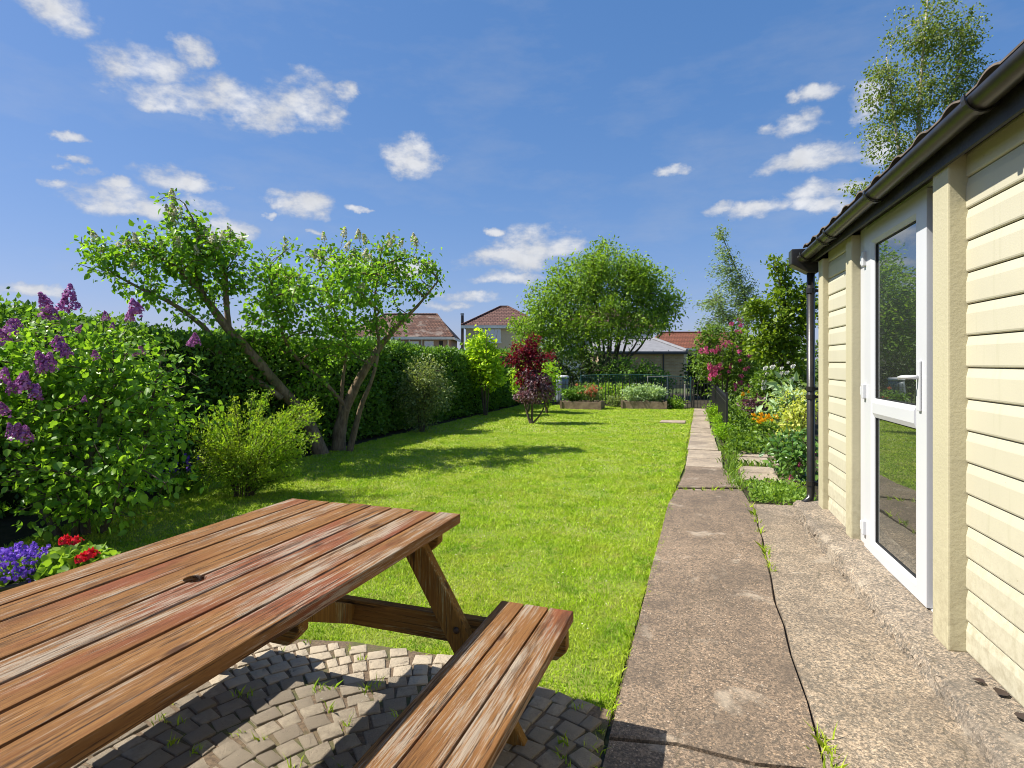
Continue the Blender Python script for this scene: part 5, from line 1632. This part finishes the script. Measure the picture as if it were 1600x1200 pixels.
vg = link('vegetable_plants', mesh_np('vegetable_plants', *(lambda r, n: leaves_np(
    np.stack([r.uniform(-4.2, -1.6, n), r.uniform(18.2, 19.4, n), r.uniform(.03, .62, n)], 1), r.normal(0, .6, (n, 3)) + np.array([0, 0, .8]), 0.11 * r.uniform(.6, 1.3, n), .45, 'ov', r, .4))(np.random.default_rng(99), 1900)), 'leaf_mid')
tag(vg, 'yellow-green vegetable plants growing behind the black railings', 'vegetables', kind='stuff')

# bluebells in the border
b = cf(-3.45, 6.0)
bb = empty('bluebell_clump', (*b, 0)); tag(bb, 'small clump of bluebells in shade left of the golden shrub', 'flowers')
r = np.random.default_rng(101)
n = 130
V, F = leaves_np(np.stack([b[0] + r.normal(0, .10, n), b[1] + r.normal(0, .10, n), np.zeros(n)], 1), np.stack([r.normal(0, .5, n), r.normal(0, .5, n), np.ones(n)], 1), r.uniform(.15, .28, n), .09, 'ov', r, .2)
link('leaves', mesh_np('leaves', V, F), 'leaf_mid', bb, kind='stuff')
bm_ = floret_cluster('flower', 14, .08, .02, .012, 9); bm_.materials.append(MT['fl_violet'])
for i in range(9): place_part('flower', bm_, bb, (b[0] + r.normal(0, .13), b[1] + r.normal(0, .13), r.uniform(.18, .28)), (0, 0, 1), 1.2)

# ================================================================== pots
MT['pot_dark'] = simple('dark_plastic_pot', (0.022, 0.02, 0.022), (0.04, 0.032, 0.03), 8, 0.5, 0.1)
MT['pot_pale'] = simple('pale_grey_plant_pot', (0.55, 0.56, 0.55), (0.42, 0.43, 0.42), 8, 0.4, 0.1)


def lathe(prof, sides=28):
    V = []; F = []
    for (r_, z) in prof:
        for k in range(sides):
            a = 2 * math.pi * k / sides; V.append((r_ * math.cos(a), r_ * math.sin(a), z))
    for j in range(len(prof) - 1):
        for k in range(sides):
            F.append((j * sides + k, j * sides + (k + 1) % sides, (j + 1) * sides + (k + 1) % sides, (j + 1) * sides + k))
    return V, F


def pot(name, loc, rad, h, mat, label):
    root = empty(name, (*loc, 0)); tag(root, label, 'plant pot', 'potted flowers behind the table')
    V, F = lathe([(0.001, 0), (rad * .78, 0), (rad * .97, h * .86), (rad * 1.06, h * .87), (rad * 1.08, h), (rad * .98, h), (rad * .95, h * .85), (.001, h * .84)])
    link('pot', mesh_py('pot', V, F, True), mat, root, local=True)
    V, F = lathe([(.001, h * .86), (rad * .93, h * .855)])
    link('compost', mesh_py('compost', V, F, True), 'soil', root, local=True)
    return root


p1 = (-3.62, 2.10)
t = pot('bellflower_pot', p1, .20, .19, 'pot_dark', 'dark round pot overflowing with violet bellflowers at the left edge')
add_foliage(t, 'leaves', [((*p1, .20), .20, .20, .08)], 650, .04, 'leaf_mid', .8, seed=110)
r = np.random.default_rng(111)
fm = floret_cluster('flower', 5, .014, .012, .0085, 30); fm.materials.append(MT['fl_violet'])
for i in range(280):
    a = r.uniform(0, 6.28); q = math.sqrt(r.uniform(0, 1)) * .215
    place_part('flower', fm, t, (p1[0] + q * math.cos(a), p1[1] + q * math.sin(a), .205 + .10 * (1 - (q / .215) ** 2) + r.normal(0, .02)), (math.cos(a) * .5, math.sin(a) * .5, 1), r.uniform(.8, 1.4), r.uniform(0, 6))
p2 = (-3.36, 2.26)
t = pot('geranium_pot', p2, .16, .19, 'pot_pale', 'pale pot of red geraniums beside the violet bellflowers')
add_foliage(t, 'leaves', [((p2[0], p2[1], .23), .17, .16, .08), ((p2[0] + .12, p2[1] + .02, .23), .12, .12, .07)], 520, .05, 'leaf_mid', 1.05, seed=112, outward=.9, droop=0)
gm = floret_cluster('flower_head', 60, .045, .036, .012, 31, False); gm.materials.append(MT['fl_red'])
for q in ((-.10, .03, .32), (-.06, .06, .31), (.15, -.05, .27), (.17, -.02, .28)): place_part('flower_head', gm, t, (p2[0] + q[0], p2[1] + q[1], q[2]), (0, 0, 1), r.uniform(.8, 1.1))

# ================================================================== raised beds
MT['bed_wood'] = simple('silvered_bed_timber', (0.27, 0.20, 0.14), (0.16, 0.115, 0.08), 9, 0.85, 0.5, 0.2, 'World')


def raised_bed(x0, x1, y0, y1, label):
    root = empty('raised_bed', ((x0 + x1) / 2, (y0 + y1) / 2, 0)); tag(root, label, 'raised bed', 'timber raised beds')
    h, t = .22, .035
    for (a, b_, c, d) in ((x0, x1, y0, y0 + t), (x0, x1, y1 - t, y1), (x0, x0 + t, y0 + t + .002, y1 - t - .002), (x1 - t, x1, y0 + t + .002, y1 - t - .002)):
        mb = MB(); mb.box(a, b_, c, d, 0, h); link('side_board', mb.mesh('side_board', .004), 'bed_wood', root)
    for (a, c) in ((x0 - .025, y0 - .025), (x1 - .035, y0 - .025)):
        mb = MB(); mb.box(a, a + .06, c, c + .024, 0, h + .02); link('corner_post', mb.mesh('corner_post', .004), 'bed_wood', root)
    mb = MB(); mb.box(x0 + t + .001, x1 - t - .001, y0 + t + .001, y1 - t - .001, .02, h - .05); link('soil', mb.mesh('soil'), 'soil', root)
    return root


raised_bed(-4.0, -2.85, 16.2, 16.9, 'left timber raised bed with salmon flowers behind the lawn')
raised_bed(-2.35, -1.1, 16.9, 17.55, 'right timber raised bed full of silvery sage behind the lawn')
b = (-3.7, 16.55)
plant('leafy_bed_plant', (*b, .15), 'mid-green leafy plant in the left raised bed', 'plant', [[(p[0], p[1], p[2] + .15, p[3]) for p in l] for l in fan(b, 6, .25, .35, .006, 120)], [((-3.65, 16.5, .42), .38, .3, .2)], 100, 11, .075, 'leaf_hedge', spread=.05, seed=120, rt=.0015, seg=.08, trunk='stem')
b = (-3.15, 16.55)
sf, _, _ = plant('salmon_flower_plant', (*b, .15), 'salmon-pink flowering plant in the left raised bed', 'plant', [[(p[0], p[1], p[2] + .15, p[3]) for p in l] for l in fan(b, 6, .25, .4, .006, 121)], [((-3.15, 16.5, .46), .3, .28, .22)], 90, 9, .06, 'leaf_olive', spread=.05, seed=121, rt=.0015, seg=.08, trunk='stem')
sm = floret_cluster('blossom', 14, .05, .035, .022, 32, False); sm.materials.append(MT['fl_salmon'])
for i in range(34): place_part('blossom', sm, sf, (-3.15 + rr.normal(0, .16), 16.3 + rr.normal(0, .06), .5 + rr.normal(0, .1)), (0, -.6, 1), rr.uniform(.7, 1.2))
for k, (x, y) in enumerate(((-2.0, 17.2), (-1.5, 17.25))):
    plant('sage_plant', (x, y, .15), ('bushy sage in the left half of the right raised bed', 'greyer sage in the right half of the right raised bed')[k], 'plant', [[(p[0], p[1], p[2] + .15, p[3]) for p in l] for l in fan((x, y), 8, .35, .4, .006, 122 + k)],
          [((x, y - .05, .42), .42, .35, .26), ((x + .1, y - .1, .52), .25, .25, .16)], 190, 11, .07, ('leaf_sage', 'leaf_sage')[k], spread=.05, width=.5, seed=122 + k, rt=.0015, seg=.08, trunk='stem', droop=-.2, group='sage in the raised bed')
b = (-0.85, 17.3)
plant('low_green_plant', (*b, 0), 'low green plant between the right raised bed and the path', 'plant', fan(b, 5, .2, .3, .005, 125), [((-.85, 17.3, .18), .25, .2, .16)], 60, 10, .07, 'leaf_mid', spread=.05, seed=125, rt=.0015, seg=.08, trunk='stem')
b = (-2.6, 17.5)
plant('low_green_plant', (*b, 0), 'low straggly plant in the gap between the two raised beds', 'plant', fan(b, 5, .2, .3, .005, 126), [((-2.6, 17.45, .2), .25, .15, .2)], 60, 9, .06, 'leaf_olive', spread=.05, seed=126, rt=.0015, seg=.08, trunk='stem')

# ================================================================== railings
MT['iron'] = simple('black_painted_iron', (0.014, 0.014, 0.016), (0.03, 0.028, 0.028), 20, 0.4, 0.1, 0.5)
MT['teal'] = simple('dark_green_coated_wire', (0.05, 0.15, 0.125), (0.04, 0.11, 0.095), 20, 0.5, 0.05, 0.5)
MT['pale_wood'] = simple('bleached_wood', (0.48, 0.44, 0.36), (0.36, 0.32, 0.25), 20, 0.8, 0.2)


def bar_mesh(h, w=.012):
    mb = MB(); s = w / 2
    mb.box(-s, s, -s, s, 0.0, h - .05)
    V = [(-s * 1.5, -s * 1.5, h - .05), (s * 1.5, -s * 1.5, h - .05), (s * 1.5, s * 1.5, h - .05), (-s * 1.5, s * 1.5, h - .05), (0, 0, h)]
    mb.add(V, [(0, 3, 2, 1), (0, 1, 4), (1, 2, 4), (2, 3, 4), (3, 0, 4)])
    me = mb.mesh('bar'); me.materials.append(MT['iron']); return me


def railing(name, A, B, h, step, label, z0=0.0, cat='railing', posts=True, barw=.012):
    A, B = Vector(A), Vector(B)
    L = (B - A).length; ang = math.atan2((B - A).y, (B - A).x)
    root = empty(name, (A.x, A.y, 0), ang); tag(root, label, cat)
    me = bar_mesh(h, barw)
    n = int(L / step)
    for i in range(n + 1):
        o = bpy.data.objects.new('bar', me); COL.objects.link(o); o.parent = root; o.location = (i * L / n, 0, z0)
    for z in (.12, h - .14):
        mb = MB(); mb.box(0, L, -.012, .012, z, z + .012); link('rail', mb.mesh('rail'), 'iron', root, local=True)
    if posts:
        for x in (-.02, L + .02):
            mb = MB(); mb.box(x - .018, x + .018, -.018, .018, 0, h + .04); link('post', mb.mesh('post', .003), 'iron', root, local=True)
    return root


railing('path_railing', (.315, 10.42), (.15, 17.2), .80, .095, 'black iron spear-topped railing running along the right of the path', barw=.022)
railing('back_railing', (-4.9, 17.85), (-0.45, 17.85), .78, .105, 'low black iron railing across the end of the lawn', barw=.018)
g = railing('garden_gate', (-0.36, 17.8), (0.10, 17.78), .86, .09, 'small black iron gate at the far end of the path', cat='gate')
mb = MB(); mb.tube([(x, 0, .84 + .09 * math.sin(math.pi * x / .46)) for x in np.linspace(0, .46, 12)], .009, 6); link('arched_top', mb.mesh('arched_top'), 'iron', g, local=True)

# green netting cage
gr_ = empty('netting_fence', (*cf(2.34, 19.6), 0), R(18.72)); tag(gr_, 'arched dark green wire netting fence behind the black railings', 'netting')
Wd = 3.75
def top(x): return .86 + .10 * math.sin(math.pi * (0.12 + .8 * x / Wd)) - .05 * x / Wd
for dz, nm in ((0, 'top_rail'), (-.09, 'upper_rail'), (-.30, 'lower_rail')):
    mb = MB(); mb.tube([(x, 0, top(x) + dz) for x in np.linspace(0, Wd, 20)], .011 if dz == 0 else .006, 6); link(nm, mb.mesh(nm, smooth=True), 'teal', gr_, local=True)
mb = MB()
for x in np.linspace(.05, Wd - .05, 62):
    mb.box(x - .0045, x + .0045, -.003, .003, 0.02, top(x))
link('wire_mesh', mb.mesh('wire_mesh'), 'teal', gr_, local=True, kind='stuff')
for x in (0, Wd):
    mb = MB(); mb.box(x - .02, x + .02, -.02, .02, 0, top(x) + .02); link('post', mb.mesh('post', .003), 'teal', gr_, local=True)
fr_ = empty('wooden_frame', (*cf(4.48, 19.0), 0), R(18.72)); tag(fr_, 'pale wooden plant support frame standing behind the sage', 'frame')
for nm, bx in (('post', (-.02, .01, 0, .86)), ('post', (.63, .66, 0, .86)), ('crossbar', (-.02, .66, .862, .89))):
    mb = MB(); mb.box(bx[0], bx[1], -.012, .012, bx[2], bx[3]); link(nm, mb.mesh(nm, .003), 'pale_wood', fr_, local=True)
pst = MB(); pst.box(-.03, .03, -.03, .03, 0, .62)
o = link('marker_post', pst.mesh('marker_post', .005), 'pale_wood'); o.location = (*cf(5.75, 19.2), 0); tag(o, 'short pale post at the right end of the netting', 'post')

# water butt
MT['butt'] = simple('blue_grey_plastic', (0.20, 0.24, 0.27), (0.15, 0.18, 0.21), 6, 0.45, 0.05, 0.5)
wb = empty('water_butt', (*cf(1.62, 18.7), 0)); tag(wb, 'blue-grey water butt with a white lid beside the raised bed', 'water butt')
V, F = lathe([(.001, 0), (.19, 0), (.215, .15), (.22, .2), (.225, .45), (.22, .7), (.205, .84), (.001, .84)]); link('barrel', mesh_py('barrel', V, F), 'butt', wb, local=True)
V, F = lathe([(.225, .842), (.232, .85), (.232, .89), (.20, .915), (.06, .93), (.001, .932)]); link('lid', mesh_py('lid', V, F), 'upvc', wb, local=True)

# ================================================================== houses
def tile_mat(name, c1, c2, row=.33, lich=None):
    k = NT(name)
    v = k.coord('Object')
    br = k.n('ShaderNodeTexBrick'); br.inputs['Scale'].default_value = 1.0
    br.inputs['Brick Width'].default_value = .30; br.inputs['Row Height'].default_value = row * .5
    br.inputs['Mortar Size'].default_value = .028; br.inputs['Mortar Smooth'].default_value = .5
    br.inputs['Color1'].default_value = (*c1, 1); br.inputs['Color2'].default_value = (*c2, 1)
    br.inputs['Mortar'].default_value = (*[x * .3 for x in c2], 1)
    sx = k.n('ShaderNodeSeparateXYZ'); k.l(v, sx.inputs[0])
    cx = k.n('ShaderNodeCombineXYZ'); k.l(k.math('ADD', sx.outputs[0], k.math('MULTIPLY', sx.outputs[1], .0)), cx.inputs[0]); k.l(sx.outputs[2], cx.inputs[1])
    k.l(cx.outputs[0], br.inputs['Vector'])
    n = k.noise(k.coord('World'), .9, 5, .65)
    c = br.outputs['Color']
    if lich: c = k.mix(k.rng(n, .5, .62, 0, .7), c, lich)
    k.col(c); k.rough(.85); k.spec(.2)
    k.bump(br.outputs['Fac'], -.6, .05)
    return k.m


def brick_mat(name, c1, c2, mortar):
    k = NT(name)
    v = k.coord('Object')
    sx = k.n('ShaderNodeSeparateXYZ'); k.l(v, sx.inputs[0])
    cx = k.n('ShaderNodeCombineXYZ'); k.l(k.math('ADD', sx.outputs[0], sx.outputs[1]), cx.inputs[0]); k.l(sx.outputs[2], cx.inputs[1])
    br = k.n('ShaderNodeTexBrick'); br.inputs['Scale'].default_value = 1.0
    br.inputs['Brick Width'].default_value = .225; br.inputs['Row Height'].default_value = .075; br.inputs['Mortar Size'].default_value = .01
    br.inputs['Color1'].default_value = (*c1, 1); br.inputs['Color2'].default_value = (*c2, 1); br.inputs['Mortar'].default_value = (*mortar, 1)
    k.l(cx.outputs[0], br.inputs['Vector'])
    n = k.noise(k.coord('World'), 1.2, 4, .6)
    k.col(k.mix(k.rng(n, .4, .65, 0, .5), br.outputs['Color'], tuple(x * .6 for x in c2))); k.rough(.9); k.bump(br.outputs['Fac'], -.5, .02)
    return k.m


MT['tile_brown'] = tile_mat('mottled_brown_tiles', (0.16, 0.085, 0.06), (0.10, 0.055, 0.042), lich=(0.24, 0.20, 0.17))
MT['tile_pan'] = tile_mat('brown_pantiles', (0.17, 0.095, 0.075), (0.115, 0.06, 0.05))
MT['tile_red'] = tile_mat('red_tiles', (0.22, 0.085, 0.05), (0.17, 0.065, 0.04))
MT['render_pink'] = simple('pinkish_pebbledash', (0.36, 0.25, 0.20), (0.30, 0.21, 0.17), 14, .95, .6, .2)
MT['render_cream'] = simple('cream_render', (0.50, 0.42, 0.30), (0.44, 0.37, 0.26), 14, .95, .5, .2)
MT['render_grey'] = simple('pale_grey_render', (0.55, 0.54, 0.52), (0.48, 0.47, 0.45), 10, .9, .3, .2)
MT['brick'] = brick_mat('buff_brick', (0.40, 0.28, 0.15), (0.30, 0.20, 0.11), (0.36, 0.31, 0.23))
MT['felt'] = simple('pale_grey_roof_sheeting', (0.24, 0.24, 0.25), (0.19, 0.19, 0.20), 4, .8, .2, .2)
MT['white_trim'] = simple('white_trim_paint', (0.74, 0.73, 0.70), None, 5, .5)
MT['house_glass'] = glass_mat('house_window_glass', (0.10, 0.12, 0.13), .5)
MT['recess_shade'] = simple('painted_recess_shade', (0.03, 0.03, 0.035), None, 5, .8)  # shade of a doorway, put into a near-black colour


def house(name, label, x0, x1, y0, y1, eave, ridge, roof, wall, hipL=True, hipR=True, over=.35, ridge_x=None, cat='house', fascia=True, ridge_y=None):
    """built in its own frame turned with the street behind the garden"""
    root = empty(name, (0, 0, 0), R(18.72)); tag(root, label, cat)
    cx, cy = (x0 + x1) / 2, y0
    root.location = (*cf(cx, cy), 0)
    a, b_ = x0 - cx, x1 - cx; dpt = y1 - y0
    def Pt(nm, mb, mat, parent=None, bev=0.0): return link(nm, mb.mesh(nm, bev), mat, parent or root, local=True)
    mb = MB(); mb.box(a, b_, 0, dpt, -.1, eave); Pt('wall', mb, wall)
    ra, rb = (ridge_x[0] - cx, ridge_x[1] - cx) if ridge_x else (a + (dpt / 2 if hipL else -over), b_ - (dpt / 2 if hipR else -over))
    e = eave + .02
    A = [(a - over, -over, e), (b_ + over, -over, e), (b_ + over, dpt + over, e), (a - over, dpt + over, e), (ra, dpt / 2, ridge), (rb, dpt / 2, ridge)]
    th = .12
    A2 = [(p[0], p[1], p[2] - th) for p in A[:4]]
    if ra >= rb - .01:
        V = A[:4] + [((ra + rb) / 2, dpt / 2, ridge)] + A2
        F = [(0, 1, 4), (1, 2, 4), (2, 3, 4), (3, 0, 4)]; o_ = 5
    else:
        V = A + A2
        F = [(0, 1, 5, 4), (1, 2, 5), (2, 3, 4, 5), (3, 0, 4)]; o_ = 6
    F += [(0, 1, o_ + 1, o_), (1, 2, o_ + 2, o_ + 1), (2, 3, o_ + 3, o_ + 2), (3, 0, o_, o_ + 3), (o_, o_ + 1, o_ + 2, o_ + 3)]
    mb = MB(); mb.add(V, F); rf = Pt('roof', mb, roof)
    # ridge and hip tiles
    caps = [(A[0], A[4]), (A[1], A[5]), (A[4], A[5])] if ra < rb - .01 else [(A[0], V[4]), (A[1], V[4])]
    for p, q in caps:
        mb = MB(); mb.tube([tuple(Vector(p) + Vector((0, 0, .03))), tuple(Vector(q) + Vector((0, 0, .03)))], .10, 6); Pt('ridge_tiles', mb, roof, rf)
    if fascia:
        mb = MB(); mb.box(a - over - .03, b_ + over + .03, -over - .05, -over - .002, e - .26, e - .02); Pt('fascia', mb, 'white_trim')
        mb = MB(); mb.box(b_ + over + .002, b_ + over + .05, -over, dpt + over, e - .26, e - .02); Pt('fascia', mb, 'white_trim')
    return root


def window(root, x, z, w, h, bars=2, y=0.0):
    f = empty('window', (x, y, z)); f.parent = root
    t = .07
    mb = MB(); mb.box(0, w, -.05, -.004, 0, t); mb.box(0, w, -.05, -.004, h - t, h); mb.box(0, t, -.05, -.004, t, h - t); mb.box(w - t, w, -.05, -.004, t, h - t)
    for i in range(1, bars):
        q = w * i / bars; mb.box(q - t / 2, q + t / 2, -.05, -.004, t, h - t)
    mb.box(t, w / bars - t / 2, -.045, -.004, h * .62, h * .62 + t * .8)
    link('frame', mb.mesh('frame'), 'white_trim', f, local=True)
    mb = MB(); mb.box(t * .5, w - t * .5, -.02, -.002, t * .5, h - t * .5); link('pane', mb.mesh('pane'), 'house_glass', f, local=True)
    mb = MB(); mb.box(-.06, w + .06, -.12, -.003, -.07, -.002); link('sill', mb.mesh('sill'), 'white_trim', f, local=True)


# bungalow with the mottled roof
h1 = house('brown_roofed_house', 'low house with mottled brown hipped roof behind the hedge', -16.0, -6.0, 55, 63, 3.75, 6.25, 'tile_brown', 'render_pink', True, True, .4, (-13, -7.7))
for (u, w, hh) in ((615, 1.1, .75), (638, 1.0, .75), (663, .9, .9)):
    window(h1, (u - 800) / 900 * 55 + 11.0, 2.62 if hh < .8 else 2.5, w, hh, 2)
mb = MB(); mb.box(4.05, 4.85 - .45, -.03, -.003, 1.0, 3.4); link('recess_shade_panel', mb.mesh('recess_shade_panel'), 'recess_shade', h1, local=True)  # thin dark panel on the wall, painted as the shade of a door recess
for x in (1.2, 2.4, 4.9):
    mb = MB(); mb.tube([(x, -.08, 3.5), (x, -.08, 0)], .05, 8); link('downpipe', mb.mesh('downpipe'), 'white_trim', h1, local=True)
# pantiled house
h2 = house('pantiled_house', 'cream house with brown pantiled hipped roof left of the spreading tree', -3.85, 2.3, 48, 56, 4.40, 6.35, 'tile_pan', 'render_cream', True, True, .32, (-1.04, -0.4))
window(h2, (752 - 800) / 900 * 48 + .775, 3.0, 1.65, 1.15, 3)
mb = MB(); mb.tube([(2.35, -.1, 4.3), (2.35, -.1, 0)], .05, 8); link('downpipe', mb.mesh('downpipe'), 'white_trim', h2, local=True)
mb = MB(); mb.tube([(-3.45, 1.0, 2.0), (-3.45, 1.0, 5.35)], .13, 10); mb.tube([(-3.45, 1.0, 5.4), (-3.45, 1.0, 5.5)], .16, 10); link('flue', mb.mesh('flue'), 'iron', h2, local=True)
# house seen through the tree
h3 = house('grey_rendered_house', 'pale rendered house with brown roof glimpsed through the spreading tree', 3.2, 10.3, 42, 50, 3.85, 5.7, 'tile_pan', 'render_grey', True, True, .35, (6.0, 8.2))
window(h3, 1.8, 2.3, 1.3, 1.1, 2); window(h3, -2.2, 2.3, 1.6, 1.1, 3)
mb = MB(); mb.box(3.05, 3.65, 2.2, 2.8, 3.8, 5.0); ch = link('chimney', mb.mesh('chimney', .02), 'brick', h3, local=True)
# red-roofed house
h4 = house('red_roofed_house', 'house with red tiled roof right of the brick outbuilding', 15.0, 27.0, 62, 70, 2.85, 4.75, 'tile_red', 'render_cream', True, True, .35, (17.2, 25))
# brick outbuilding
h5 = house('brick_outbuilding', 'buff brick outbuilding with pale grey roof behind the netting', 4.6, 8.95, 30, 35, 1.90, 2.68, 'felt', 'brick', False, True, .12, (4.5, 7.9), cat='outbuilding', fascia=False)
mb = MB(); mb.box(-2.35, 2.35, -.17, -.125, 1.76, 1.86); link('gutter', mb.mesh('gutter'), 'iron', h5, local=True)
for x in (.55, 1.35):
    mb = MB(); mb.box(x - .012, x + .012, -.1, .06, 1.93, 1.98); link('roof_seam', mb.mesh('roof_seam'), 'felt', h5, local=True)
mb = MB(); mb.tube([(1.1, -.05, 1.76), (1.1, -.05, 0)], .035, 8); link('downpipe', mb.mesh('downpipe'), 'iron', h5, local=True)
